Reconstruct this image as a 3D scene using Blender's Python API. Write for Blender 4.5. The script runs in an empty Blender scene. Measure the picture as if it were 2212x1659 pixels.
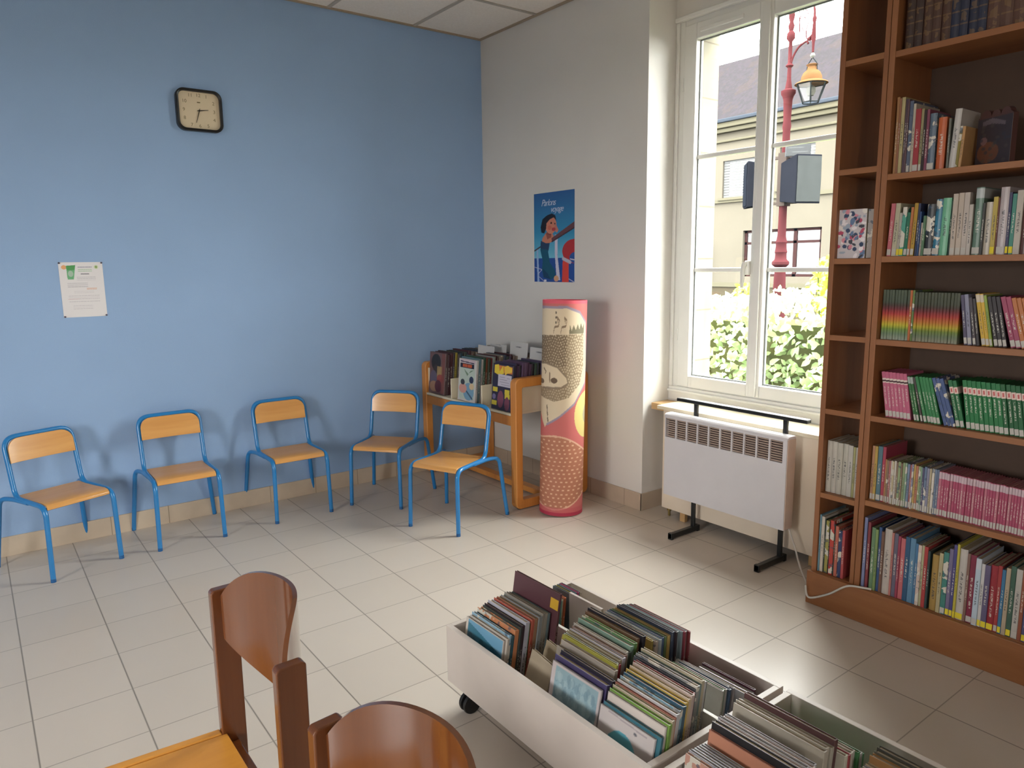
import bpy, bmesh, math, random
import numpy as np
from mathutils import Vector, Matrix
R = math.radians
PI = math.pi
random.seed(7)
scene = bpy.context.scene
COL = scene.collection

# ------------------------------------------------------------------ camera, world, exposure
F_PX, YAW, PITCH, ROLL = 1567.98, 0.6462, 0.1634, -0.0130
CAM = (-3.1362, -4.4766, 1.4715)
Fw = Vector((math.sin(YAW) * math.cos(PITCH), math.cos(YAW) * math.cos(PITCH), -math.sin(PITCH)))
Rt = Vector((math.cos(YAW), -math.sin(YAW), 0))
Up = Rt.cross(Fw)
R2 = Rt * math.cos(ROLL) + Up * math.sin(ROLL)
U2 = -Rt * math.sin(ROLL) + Up * math.cos(ROLL)
cd = bpy.data.cameras.new('camera')
cd.sensor_width = 36
cd.lens = 36 * F_PX / 2212
cd.clip_start = 0.02
cd.clip_end = 200
cam = bpy.data.objects.new('camera', cd)
COL.objects.link(cam)
cam.matrix_world = Matrix(((R2.x, U2.x, -Fw.x, CAM[0]), (R2.y, U2.y, -Fw.y, CAM[1]), (R2.z, U2.z, -Fw.z, CAM[2]), (0, 0, 0, 1)))
scene.camera = cam

SKY = 21.0          # zenith radiance of a bright overcast sky, a little dimmer at the horizon
w = bpy.data.worlds.new('overcast_sky')
scene.world = w
w.use_nodes = True
wt = w.node_tree
bg = wt.nodes['Background']
bg.inputs[0].default_value = (1.0, 0.985, 0.965, 1)
_tc = wt.nodes.new('ShaderNodeTexCoord')
_sp = wt.nodes.new('ShaderNodeSeparateXYZ')
wt.links.new(_tc.outputs['Generated'], _sp.inputs[0])
_mx = wt.nodes.new('ShaderNodeMath')
_mx.operation = 'MAXIMUM'
_mx.inputs[1].default_value = 0.0
wt.links.new(_sp.outputs[2], _mx.inputs[0])
_ma = wt.nodes.new('ShaderNodeMath')
_ma.operation = 'MULTIPLY_ADD'
_ma.inputs[1].default_value = SKY * 0.4
_ma.inputs[2].default_value = SKY * 0.6
wt.links.new(_mx.outputs[0], _ma.inputs[0])
wt.links.new(_ma.outputs[0], bg.inputs[1])

scene.view_settings.view_transform = 'Standard'
scene.view_settings.look = 'None'
scene.view_settings.exposure = 0.95
scene.view_settings.gamma = 1
scene.view_settings.use_curve_mapping = False
scene.cycles.max_bounces = 10
scene.cycles.diffuse_bounces = 6
scene.cycles.transparent_max_bounces = 12
scene.cycles.sample_clamp_indirect = 6
scene.cycles.use_denoising = True


def portal(loc, rot, sx, sy):
    l = bpy.data.lights.new('window_portal', 'AREA')
    l.shape = 'RECTANGLE'
    l.size, l.size_y = sx, sy
    l.cycles.is_portal = True
    o = bpy.data.objects.new('window_portal', l)
    o.location = loc
    o.rotation_euler = rot
    COL.objects.link(o)


portal((0.60, -2.17, 1.74), (0, R(90), 0), 2.1, 1.2)       # faces -x
portal((0.60, -5.90, 1.75), (0, R(90), 0), 1.1, 0.5)
portal((-6.42, -3.30, 1.60), (0, R(-90), 0), 1.2, 1.3)    # faces +x
portal((-5.10, -8.27, 1.70), (R(90), 0, 0), 1.0, 1.0)    # faces +y
# ------------------------------------------------------------------ helpers


def srgb(r, g, b):
    def f(c):
        c /= 255.0
        return c / 12.92 if c <= 0.04045 else ((c + 0.055) / 1.055) ** 2.4
    return (f(r), f(g), f(b), 1)


class NT:
    def __init__(s, name):
        s.m = bpy.data.materials.new(name)
        s.m.use_nodes = True
        s.t = s.m.node_tree
        s.b = s.t.nodes['Principled BSDF']

    def n(s, typ, **kw):
        nd = s.t.nodes.new(typ)
        for k, v in kw.items():
            setattr(nd, k, v)
        return nd

    def l(s, a, b):
        s.t.links.new(a, b)

    def math(s, op, a, b=None, c=None):
        nd = s.n('ShaderNodeMath', operation=op)
        for i, v in enumerate((a, b, c)):
            if v is None:
                continue
            if isinstance(v, (int, float)):
                nd.inputs[i].default_value = v
            else:
                s.l(v, nd.inputs[i])
        return nd.outputs[0]

    def mix(s, f, a, b, mode='MIX'):
        nd = s.n('ShaderNodeMix', data_type='RGBA', blend_type=mode)
        for i, v in ((0, f), (6, a), (7, b)):
            if isinstance(v, (int, float)):
                nd.inputs[i].default_value = v
            elif isinstance(v, tuple):
                nd.inputs[i].default_value = v
            else:
                s.l(v, nd.inputs[i])
        return nd.outputs[2]

    def coord(s, which='Object', scale=(1, 1, 1)):
        tc = s.n('ShaderNodeTexCoord')
        mp = s.n('ShaderNodeMapping')
        mp.inputs['Scale'].default_value = scale
        s.l(tc.outputs[which], mp.inputs[0])
        return mp.outputs[0]

    def noise(s, vec, scale=5, detail=3, rough=0.5):
        nd = s.n('ShaderNodeTexNoise')
        nd.inputs['Scale'].default_value = scale
        nd.inputs['Detail'].default_value = detail
        nd.inputs['Roughness'].default_value = rough
        s.l(vec, nd.inputs['Vector'])
        return nd.outputs[0]

    def ramp(s, f, stops):
        nd = s.n('ShaderNodeValToRGB')
        e = nd.color_ramp.elements
        while len(e) < len(stops):
            e.new(0.5)
        for el, (p, c) in zip(e, stops):
            el.position = p
            el.color = c
        s.l(f, nd.inputs[0])
        return nd.outputs[0]

    def bump(s, h, strength=0.2, dist=0.01):
        nd = s.n('ShaderNodeBump')
        nd.inputs['Strength'].default_value = strength
        nd.inputs['Distance'].default_value = dist
        s.l(h, nd.inputs['Height'])
        s.l(nd.outputs[0], s.b.inputs['Normal'])

    def base(s, c):
        if isinstance(c, tuple):
            s.b.inputs['Base Color'].default_value = c
        else:
            s.l(c, s.b.inputs['Base Color'])

    def set(s, rough=None, metal=None, spec=None, coat=None):
        if rough is not None:
            s.b.inputs['Roughness'].default_value = rough
        if metal is not None:
            s.b.inputs['Metallic'].default_value = metal
        if spec is not None:
            s.b.inputs['Specular IOR Level'].default_value = spec
        if coat is not None:
            s.b.inputs['Coat Weight'].default_value = coat
            s.b.inputs['Coat Roughness'].default_value = 0.12
        return s.m


def dim(c, k):
    return (c[0] * k, c[1] * k, c[2] * k, 1)


def plain(name, c, rough=0.5, metal=0.0, vary=0.06, scale=12, spec=0.5, coat=None, bump=0.0):
    t = NT(name)
    v = t.coord('Object')
    nz = t.noise(v, scale, 3)
    t.base(t.ramp(nz, [(0.3, dim(c, 1 - vary)), (0.7, dim(c, 1 + vary))]))
    if bump:
        t.bump(t.noise(v, 260, 2), bump, 0.002)
    return t.set(rough, metal, spec, coat)


def wood(name, c1, c2, axis=2, rough=0.4, scale=1.0, coat=None):
    t = NT(name)
    sc = [38 * scale] * 3
    sc[axis] = 2.2 * scale
    v = t.coord('Object', tuple(sc))
    a = t.noise(v, 1.0, 5, 0.6)
    sc2 = [5 * scale] * 3
    sc2[axis] = 0.7 * scale
    b = t.noise(t.coord('Object', tuple(sc2)), 1.0, 3)
    f = t.math('ADD', t.math('MULTIPLY', a, 0.55), t.math('MULTIPLY', b, 0.45))
    t.base(t.ramp(f, [(0.34, c2), (0.62, c1)]))
    t.bump(a, 0.05, 0.001)
    return t.set(rough, 0, 0.5, coat)


M = {}
M['white_wall'] = plain('white_wall_paint', srgb(216, 213, 208), 0.85, vary=0.02, scale=2, bump=0.25)
M['blue_wall'] = plain('blue_wall_paint', srgb(147, 177, 215), 0.8, vary=0.025, scale=2, bump=0.3)
M['pvc'] = plain('white_window_pvc', srgb(232, 232, 228), 0.3, vary=0.01)
M['seal'] = plain('grey_window_seal', srgb(120, 124, 124), 0.6)
M['slot'] = plain('dark_slot', srgb(60, 60, 60), 0.7)
M['cream_board'] = plain('cream_painted_board', srgb(228, 218, 192), 0.5, vary=0.04, scale=4)
M['cream_panel'] = plain('cream_cover_panel', srgb(224, 210, 190), 0.55, vary=0.05, scale=3)
M['raw_wood'] = wood('raw_pine', srgb(206, 170, 120), srgb(180, 140, 92), 1)
M['heater_white'] = plain('heater_enamel', srgb(208, 205, 208), 0.35, vary=0.015)
M['heater_side'] = plain('heater_side_beige', srgb(206, 186, 172), 0.5)
M['grille_dark'] = plain('grille_shadow_grey', srgb(104, 90, 86), 0.7)  # dark grey panel behind the louvres
M['black_metal'] = plain('black_metal', srgb(22, 24, 24), 0.35)
M['chrome'] = plain('brushed_steel', srgb(190, 190, 190), 0.25, 0.9)
M['brass'] = plain('old_brass', srgb(150, 130, 80), 0.4, 0.8)
M['blue_tube'] = plain('blue_enamelled_tube', srgb(30, 124, 190), 0.28, vary=0.03, coat=0.4)
M['beech'] = wood('beech_plywood', srgb(222, 166, 96), srgb(206, 146, 78), 1, 0.35, 0.8, coat=0.3)
M['beech_edge'] = wood('beech_solid', srgb(214, 146, 74), srgb(196, 126, 58), 2, 0.4, 0.8, coat=0.2)
M['shelf_wood'] = wood('oak_laminate', srgb(150, 98, 60), srgb(130, 80, 46), 2, 0.45, 0.7)
M['shelf_wood_h'] = wood('oak_laminate_horizontal', srgb(152, 100, 60), srgb(132, 82, 46), 1, 0.45, 0.7)
M['shelf_back_light'] = plain('pale_back_panel', srgb(214, 196, 178), 0.7)  # narrow bookcase back, its beige lightened for the light falling on it
M['shelf_back'] = plain('beige_back_panel', srgb(80, 60, 47), 0.7)  # wide bookcase back, the same beige darkened for the shade inside
M['brown_chair'] = wood('stained_beech', srgb(112, 64, 32), srgb(92, 50, 24), 2, 0.26, 0.7, coat=0.5)
M['brown_panel'] = wood('stained_plywood', srgb(112, 64, 32), srgb(98, 54, 26), 2, 0.13, 0.5, coat=0.9)
M['seat_wood'] = wood('honey_plywood', srgb(224, 158, 66), srgb(204, 138, 54), 0, 0.35, 0.5, coat=0.3)
M['white_laminate'] = plain('white_laminate', srgb(202, 192, 184), 0.45, vary=0.02)
M['white_edge'] = plain('white_laminate_edge', srgb(236, 236, 228), 0.4, vary=0.01)
M['rubber'] = plain('black_rubber', srgb(20, 20, 20), 0.5)
M['clock_black'] = plain('clock_black_plastic', srgb(14, 14, 15), 0.35)
M['cord_white'] = plain('white_cord', srgb(205, 200, 192), 0.5)
M['paper'] = plain('white_paper', srgb(226, 224, 224), 0.8, vary=0.01)
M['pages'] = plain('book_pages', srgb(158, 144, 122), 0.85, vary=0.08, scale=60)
M['label_white'] = plain('spine_label_white', srgb(190, 186, 178), 0.7)
M['label_yellow'] = plain('spine_label_yellow', srgb(224, 206, 50), 0.7)
M['ink'] = plain('black_ink', srgb(40, 40, 44), 0.7)


def floor_mat():
    t = NT('beige_floor_tiles')
    TS, TX, TY, TR = 0.2989, -3.0925, -1.4614, -0.0042
    g = t.n('ShaderNodeNewGeometry')
    sx = t.n('ShaderNodeSeparateXYZ')
    t.l(g.outputs['Position'], sx.inputs[0])
    X = t.math('SUBTRACT', sx.outputs[0], TX)
    Y = t.math('SUBTRACT', sx.outputs[1], TY)
    c, s_ = math.cos(TR), math.sin(TR)
    u = t.math('DIVIDE', t.math('ADD', t.math('MULTIPLY', X, c), t.math('MULTIPLY', Y, s_)), TS)
    v = t.math('DIVIDE', t.math('SUBTRACT', t.math('MULTIPLY', Y, c), t.math('MULTIPLY', X, s_)), TS)

    def edge(a):
        f = t.math('FRACT', t.math('ADD', a, 100.5))
        return t.math('MULTIPLY', t.math('ABSOLUTE', t.math('SUBTRACT', f, 0.5)), TS)
    eu, ev = edge(u), edge(v)
    mu = t.math('SUBTRACT', 1.0, t.math('SMOOTH_MIN', t.math('DIVIDE', eu, 0.0036), 1.0, 0.3))
    mv = t.math('SUBTRACT', 1.0, t.math('SMOOTH_MIN', t.math('DIVIDE', ev, 0.0030), 1.0, 0.3))
    mk = t.math('MAXIMUM', t.math('MAXIMUM', mu, t.math('MULTIPLY', mv, 0.8)), 0.0)
    cb = t.n('ShaderNodeCombineXYZ')
    t.l(t.math('FLOOR', t.math('ADD', u, 100)), cb.inputs[0])
    t.l(t.math('FLOOR', t.math('ADD', v, 100)), cb.inputs[1])
    wn = t.n('ShaderNodeTexWhiteNoise', noise_dimensions='3D')
    t.l(cb.outputs[0], wn.inputs['Vector'])
    base = t.ramp(wn.outputs['Value'], [(0, srgb(198, 188, 176)), (1, srgb(205, 195, 183))])
    nz = t.noise(g.outputs['Position'], 5, 4)
    base = t.mix(t.math('MULTIPLY', nz, 0.25), base, srgb(184, 174, 163))
    t.base(t.mix(mk, base, srgb(108, 99, 88)))
    t.b.inputs['Roughness'].default_value = 0.33
    return t.set(None, 0, 0.5)


def joint_mat(name, c, joint, pitch, off, axis, width=0.003, rough=0.5):
    """tile or stone strip with a joint every `pitch` metres along a world axis"""
    t = NT(name)
    g = t.n('ShaderNodeNewGeometry')
    sx = t.n('ShaderNodeSeparateXYZ')
    t.l(g.outputs['Position'], sx.inputs[0])
    f = t.math('FRACT', t.math('ADD', t.math('DIVIDE', t.math('SUBTRACT', sx.outputs[axis], off), pitch), 100.5))
    e = t.math('MULTIPLY', t.math('ABSOLUTE', t.math('SUBTRACT', f, 0.5)), pitch)
    mk = t.math('LESS_THAN', e, width / 2)
    nz = t.noise(g.outputs['Position'], 9, 4)
    base = t.ramp(nz, [(0.3, dim(c, 0.93)), (0.7, dim(c, 1.05))])
    t.base(t.mix(mk, base, joint))
    return t.set(rough)


M['floor'] = floor_mat()
M['skirt_x'] = joint_mat('skirting_tile_back', srgb(200, 184, 163), srgb(150, 134, 112), 0.2989, -3.0925 + 0.2, 0, 0.004, 0.4)
M['skirt_y'] = joint_mat('skirting_tile_side', srgb(186, 168, 148), srgb(140, 124, 106), 0.2989, -1.4614, 1, 0.004, 0.4)
M['stone'] = joint_mat('limestone_blocks', srgb(112, 107, 92), srgb(90, 82, 66), 0.31, 0.25, 2, 0.008, 0.9)


def ceiling_mat():
    t = NT('mineral_ceiling_tile')
    v = t.coord('Object')
    nz = t.noise(v, 90, 2)
    t.base(t.ramp(nz, [(0.3, srgb(236, 228, 218)), (0.7, srgb(243, 236, 227))]))
    t.bump(nz, 0.2, 0.002)
    return t.set(0.9)


M['ceiling'] = ceiling_mat()
M['tbar'] = plain('ceiling_grid_bar', srgb(180, 172, 160), 0.5)
M['angle'] = plain('ceiling_edge_angle', srgb(168, 152, 130), 0.5)


def glass_mat(name='window_glass', tint=(0.95, 0.97, 0.96, 1)):
    t = NT(name)
    nt = t.t
    nt.nodes.remove(t.b)
    tr = t.n('ShaderNodeBsdfTransparent')
    tr.inputs[0].default_value = tint
    gl = t.n('ShaderNodeBsdfGlossy')
    gl.inputs['Roughness'].default_value = 0.02
    g = t.n('ShaderNodeNewGeometry')
    dt = t.n('ShaderNodeVectorMath', operation='DOT_PRODUCT')
    t.l(g.outputs['Incoming'], dt.inputs[0])
    t.l(g.outputs['Normal'], dt.inputs[1])
    one = t.math('SUBTRACT', 1.0, t.math('ABSOLUTE', dt.outputs['Value']))
    fr = t.math('MULTIPLY_ADD', t.math('POWER', one, 5.0), 0.6, 0.03)
    mx = t.n('ShaderNodeMixShader')
    t.l(fr, mx.inputs[0])
    t.l(tr.outputs[0], mx.inputs[1])
    t.l(gl.outputs[0], mx.inputs[2])
    out = nt.nodes['Material Output']
    t.l(mx.outputs[0], out.inputs[0])
    return t.m


M['glass'] = glass_mat()


def attr_mat(name, rough=0.5, coat=None):
    t = NT(name)
    a = t.n('ShaderNodeAttribute')
    a.attribute_name = 'print'
    t.base(a.outputs['Color'])
    return t.set(rough, 0, 0.5, coat)


M['print'] = attr_mat('printed_paper', 0.45)
M['print_matte'] = attr_mat('printed_card', 0.7)


def cover_mat(style):
    """printed book cover, its colour is the object's own colour"""
    t = NT('book_cover_' + style)
    oi = t.n('ShaderNodeObjectInfo')
    tc = t.n('ShaderNodeTexCoord')
    sg = t.n('ShaderNodeSeparateXYZ')
    t.l(tc.outputs['Generated'], sg.inputs[0])
    gx, gy, gz = sg.outputs
    col = oi.outputs['Color']
    rnd = oi.outputs['Random']
    off = t.n('ShaderNodeCombineXYZ')
    t.l(t.math('MULTIPLY', rnd, 37.0), off.inputs[0])
    t.l(t.math('MULTIPLY', rnd, 91.0), off.inputs[2])
    va = t.n('ShaderNodeVectorMath', operation='ADD')
    t.l(tc.outputs['Object'], va.inputs[0])
    t.l(off.outputs[0], va.inputs[1])

    def band(x, lo, hi):
        return t.math('MULTIPLY', t.math('GREATER_THAN', x, lo), t.math('LESS_THAN', x, hi))
    nz = t.noise(va.outputs[0], 22, 3)
    col2 = t.mix(0.5, col, (1, 1, 1, 1), 'MULTIPLY')
    if style == 'plain':
        c = t.mix(t.math('MULTIPLY', nz, 0.35), col, t.mix(0.75, col, (0.02, 0.02, 0.03, 1)))
    elif style == 'print':
        n2 = t.noise(va.outputs[0], 34, 2)
        c = t.mix(band(nz, 0.56, 1.0), col, (0.62, 0.58, 0.5, 1))
        c = t.mix(t.math('MULTIPLY', band(n2, 0.0, 0.40), 0.7), c, (0.05, 0.08, 0.13, 1))
    elif style == 'leather':
        f = t.math('FRACT', t.math('MULTIPLY', gz, 6.0))
        gold = t.math('MULTIPLY', t.math('LESS_THAN', f, 0.12), band(gy, 0.05, 0.95))
        orn = t.math('MULTIPLY', band(nz, 0.56, 1.0), band(gy, 0.2, 0.8))
        c = t.mix(t.math('MULTIPLY', t.math('MAXIMUM', gold, orn), 0.42), col, srgb(150, 118, 74))
        c = t.mix(t.math('MULTIPLY', nz, 0.3), c, (0.01, 0.006, 0.004, 1))
    elif style == 'rainbow':
        c = t.ramp(gz, [(0.0, srgb(160, 166, 150)), (0.12, srgb(116, 140, 112)), (0.22, srgb(120, 150, 60)), (0.30, srgb(200, 190, 56)),
                        (0.40, srgb(206, 130, 56)), (0.52, srgb(184, 62, 58)), (0.62, srgb(120, 48, 54)), (0.69, srgb(76, 56, 48)),
                        (0.76, srgb(74, 84, 68)), (0.92, srgb(80, 90, 72))])
        c = t.mix(0.75, c, t.mix(1.0, c, col, 'MULTIPLY'))
    elif style == 'band_top':
        c = t.mix(band(gz, 0.76, 0.86), col, srgb(214, 200, 190))
        c = t.mix(band(gz, 0.785, 0.82), c, srgb(70, 40, 46))
    elif style == 'band_label':
        c = t.mix(band(gz, 0.72, 0.86), col, srgb(220, 196, 186))
        c = t.mix(t.math('MULTIPLY', band(gz, 0.75, 0.83), band(gy, 0.3, 0.7)), c, srgb(190, 90, 90))
    elif style == 'top_dark':
        c = t.mix(band(gz, 0.84, 0.985), col, t.mix(0.6, col, (0.6, 0.6, 0.62, 1)))
    if style in ('plain', 'top_dark', 'band_top', 'band_label'):
        # lettering too small to read: a broken line of strokes up the spine
        sc = t.n('ShaderNodeCombineXYZ')
        t.l(t.math('MULTIPLY', gz, 46.0), sc.inputs[2])
        t.l(t.math('ADD', t.math('MULTIPLY', rnd, 50.0), t.math('MULTIPLY', gy, 2.5)), sc.inputs[0])
        tn = t.noise(sc.outputs[0], 1.0, 2)
        lo = t.math('ADD', 0.2, t.math('MULTIPLY', rnd, 0.2))
        m = t.math('MULTIPLY', t.math('MULTIPLY', t.math('GREATER_THAN', gz, lo), t.math('LESS_THAN', gz, 0.68)),
                   t.math('MULTIPLY', band(gy, 0.34, 0.68), t.math('GREATER_THAN', tn, 0.5)))
        bw = t.n('ShaderNodeRGBToBW')
        t.l(col, bw.inputs[0])
        inkc = t.mix(t.math('GREATER_THAN', bw.outputs[0], 0.25), (0.6, 0.58, 0.5, 1), (0.05, 0.05, 0.06, 1))
        c = t.mix(t.math('MULTIPLY', m, 0.75), c, inkc)
    t.base(c)
    return t.set(0.38)


CM = {s: cover_mat(s) for s in ('plain', 'print', 'leather', 'rainbow', 'band_top', 'band_label', 'top_dark')}


class MB:
    """collects shapes for one mesh object"""

    def __init__(s):
        s.v, s.f, s.mi = [], [], []

    def add(s, vs, fs, m=0):
        o = len(s.v)
        s.v += [tuple(p) for p in vs]
        s.f += [tuple(i + o for i in f) for f in fs]
        s.mi += [m] * len(fs)
        return s

    def box(s, x0, x1, y0, y1, z0, z1, m=0, mat=None):
        vs = [Vector(p) for p in ((x0, y0, z0), (x1, y0, z0), (x1, y1, z0), (x0, y1, z0), (x0, y0, z1), (x1, y0, z1), (x1, y1, z1), (x0, y1, z1))]
        if mat is not None:
            vs = [mat @ p for p in vs]
        return s.add(vs, [(0, 3, 2, 1), (4, 5, 6, 7), (0, 1, 5, 4), (1, 2, 6, 5), (2, 3, 7, 6), (3, 0, 4, 7)], m)

    def prism(s, poly, axis, a, b, m=0, mat=None):
        """polygon in the plane across `axis`, extruded from a to b"""
        n = len(poly)

        def P(p, t):
            if axis == 0:
                q = Vector((t, p[0], p[1]))
            elif axis == 1:
                q = Vector((p[0], t, p[1]))
            else:
                q = Vector((p[0], p[1], t))
            return mat @ q if mat is not None else q
        vs = [P(p, a) for p in poly] + [P(p, b) for p in poly]
        fs = [tuple(range(n))[::-1], tuple(range(n, 2 * n))] + [(i, (i + 1) % n, n + (i + 1) % n, n + i) for i in range(n)]
        return s.add(vs, fs, m)

    def tube(s, pts, r, seg=10, m=0, closed=False, caps=True):
        pts = [Vector(p) for p in pts]
        n = len(pts)
        rr = r if isinstance(r, (list, tuple)) else [r] * n
        T = []
        for i in range(n):
            a = pts[(i - 1) % n] if (closed or i > 0) else pts[i]
            b = pts[(i + 1) % n] if (closed or i < n - 1) else pts[i]
            T.append((b - a).normalized())
        up = Vector((0, 0, 1)) if abs(T[0].z) < 0.9 else Vector((1, 0, 0))
        nrm = (up - T[0] * up.dot(T[0])).normalized()
        vs = []
        for i in range(n):
            nrm = (nrm - T[i] * nrm.dot(T[i])).normalized()
            bi = T[i].cross(nrm)
            for k in range(seg):
                a = 2 * PI * k / seg
                vs.append(pts[i] + (nrm * math.cos(a) + bi * math.sin(a)) * rr[i])
        fs = []
        for i in range(n if closed else n - 1):
            j = (i + 1) % n
            for k in range(seg):
                k2 = (k + 1) % seg
                fs.append((i * seg + k, i * seg + k2, j * seg + k2, j * seg + k))
        if caps and not closed:
            fs.append(tuple(range(seg))[::-1])
            fs.append(tuple(range((n - 1) * seg, n * seg)))
        return s.add(vs, fs, m)

    def lathe(s, prof, seg=24, m=0, mat=None, caps=True):
        """profile of (radius, z)"""
        vs = []
        for r, z in prof:
            for k in range(seg):
                a = 2 * PI * k / seg
                p = Vector((r * math.cos(a), r * math.sin(a), z))
                vs.append(mat @ p if mat is not None else p)
        fs = []
        for i in range(len(prof) - 1):
            for k in range(seg):
                k2 = (k + 1) % seg
                fs.append((i * seg + k, i * seg + k2, (i + 1) * seg + k2, (i + 1) * seg + k))
        if caps:
            fs.append(tuple(range(seg))[::-1])
            fs.append(tuple(range((len(prof) - 1) * seg, len(prof) * seg)))
        return s.add(vs, fs, m)

    def mesh(s, name, mats, smooth=False):
        me = bpy.data.meshes.new(name)
        me.from_pydata([tuple(p) for p in s.v], [], s.f)
        for m in (mats if isinstance(mats, (list, tuple)) else [mats]):
            me.materials.append(m)
        me.polygons.foreach_set('material_index', s.mi)
        if smooth:
            me.polygons.foreach_set('use_smooth', [True] * len(me.polygons))
            try:
                me.set_sharp_from_angle(angle=R(40))
            except Exception:
                pass
        me.update()
        return me

    def build(s, name, mats, parent=None, smooth=False, bevel=0.0, loc=None, rot=None, seg=2):
        o = bpy.data.objects.new(name, s.mesh(name, mats, smooth))
        COL.objects.link(o)
        if parent is not None:
            o.parent = parent
        if loc is not None:
            o.location = loc
        if rot is not None:
            o.rotation_euler = rot
        if bevel:
            b = o.modifiers.new('edge', 'BEVEL')
            b.width = bevel
            b.segments = seg
            b.limit_method = 'ANGLE'
            b.angle_limit = R(35)
        return o


def tag(o, label, cat, group=None):
    o['label'] = label
    o['category'] = cat
    if group:
        o['group'] = group
    return o


def struct(o):
    o['kind'] = 'structure'
    return o


def empty(name, loc, rz=0.0):
    o = bpy.data.objects.new(name, None)
    o.empty_display_size = 0.05
    o.location = loc
    o.rotation_euler = (0, 0, rz)
    COL.objects.link(o)
    return o


def copy_tree(o):
    c = o.copy()
    COL.objects.link(c)
    for ch in list(o.children):
        d = copy_tree(ch)
        d.parent = c
    return c


def arc_path(corners, rad, n=6):
    """polyline with rounded corners; rad one number or one per inner corner"""
    P = [Vector(c) for c in corners]
    out = [P[0]]
    for i in range(1, len(P) - 1):
        r = rad[i - 1] if isinstance(rad, (list, tuple)) else rad
        a = (P[i - 1] - P[i])
        b = (P[i + 1] - P[i])
        r2 = min(r, a.length * 0.49, b.length * 0.49)
        A = P[i] + a.normalized() * r2
        B = P[i] + b.normalized() * r2
        for k in range(n + 1):
            t = k / n
            out.append(A * (1 - t) ** 2 + P[i] * 2 * t * (1 - t) + B * t * t)
    out.append(P[-1])
    return out


def painted(name, w_, h_, nx, ny, func, mat, parent=None, thick=0.001, wrap=None):
    """a thin panel (x right, z up, facing -y) whose print is computed point by point; func(u,v in metres) -> sRGB arrays"""
    u = np.linspace(0, w_, nx)
    v = np.linspace(0, h_, ny)
    U, V = np.meshgrid(u, v)
    if wrap is None:
        co = np.stack([U, np.zeros_like(U), V], -1).reshape(-1, 3)
    else:
        co = wrap(U, V).reshape(-1, 3)
    idx = np.arange(nx * ny).reshape(ny, nx)
    q = np.stack([idx[:-1, :-1], idx[:-1, 1:], idx[1:, 1:], idx[1:, :-1]], -1).reshape(-1, 4)
    if wrap is None:   # give the sheet its thickness
        k = nx * ny
        co = np.vstack([co, [(0, thick, 0), (w_, thick, 0), (w_, thick, h_), (0, thick, h_)]])
    faces = q.tolist()
    if wrap is None:
        a, b, c, d = int(idx[0, 0]), int(idx[0, -1]), int(idx[-1, -1]), int(idx[-1, 0])
        faces += [[k + 1, k, k + 3, k + 2]]
        faces += [list(map(int, idx[0, ::-1])) + [k, k + 1]]
        faces += [list(map(int, idx[-1, :])) + [k + 2, k + 3]]
        faces += [list(map(int, idx[:, 0])) + [k + 3, k]]
        faces += [list(map(int, idx[::-1, -1])) + [k + 1, k + 2]]
    me = bpy.data.meshes.new(name)
    me.from_pydata(co.tolist(), [], faces)
    rgb = np.clip(func(U, V), 0, 255).reshape(-1, 3) / 255.0
    lin = np.where(rgb <= 0.04045, rgb / 12.92, ((rgb + 0.055) / 1.055) ** 2.4)
    full = np.ones((len(co), 4))
    full[:nx * ny, :3] = lin
    full[nx * ny:, :3] = 0.6
    at = me.color_attributes.new('print', 'FLOAT_COLOR', 'POINT')
    at.data.foreach_set('color', full.astype(np.float32).ravel())
    me.materials.append(mat)
    if wrap is not None:
        me.polygons.foreach_set('use_smooth', [True] * len(me.polygons))
    me.update()
    o = bpy.data.objects.new(name, me)
    COL.objects.link(o)
    if parent is not None:
        o.parent = parent
    return o


class Paint:
    """numpy canvas in metres"""

    def __init__(s, U, V, bgc):
        s.U, s.V = U, V
        s.c = np.zeros(U.shape + (3,)) + np.array(bgc, float)
        rs = np.random.RandomState(3)
        s.rs = rs

    def put(s, m, col, a=1.0):
        m = m.astype(float) * a
        s.c = s.c * (1 - m[..., None]) + np.array(col, float) * m[..., None]

    def rect(s, x0, x1, y0, y1, col, a=1.0):
        s.put((s.U > x0) & (s.U < x1) & (s.V > y0) & (s.V < y1), col, a)

    def ell(s, cx, cy, rx, ry, col, a=1.0, rot=0.0):
        x, y = s.U - cx, s.V - cy
        c, n = math.cos(rot), math.sin(rot)
        X, Y = x * c + y * n, -x * n + y * c
        m = (X / rx) ** 2 + (Y / ry) ** 2 < 1
        s.put(m, col, a)
        return m

    def poly(s, pts, col, a=1.0):
        m = np.zeros(s.U.shape, bool)
        n = len(pts)
        for i in range(n):
            x0, y0 = pts[i]
            x1, y1 = pts[(i + 1) % n]
            if y0 == y1:
                continue
            cond = ((y0 > s.V) != (y1 > s.V)) & (s.U < (x1 - x0) * (s.V - y0) / (y1 - y0) + x0)
            m ^= cond
        s.put(m, col, a)
        return m

    def line(s, pts, wd, col, a=1.0):
        m = np.zeros(s.U.shape, bool)
        for (x0, y0), (x1, y1) in zip(pts, pts[1:]):
            dx, dy = x1 - x0, y1 - y0
            L = dx * dx + dy * dy + 1e-12
            t = np.clip(((s.U - x0) * dx + (s.V - y0) * dy) / L, 0, 1)
            m |= (s.U - x0 - t * dx) ** 2 + (s.V - y0 - t * dy) ** 2 < (wd / 2) ** 2
        s.put(m, col, a)
        return m


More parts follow.
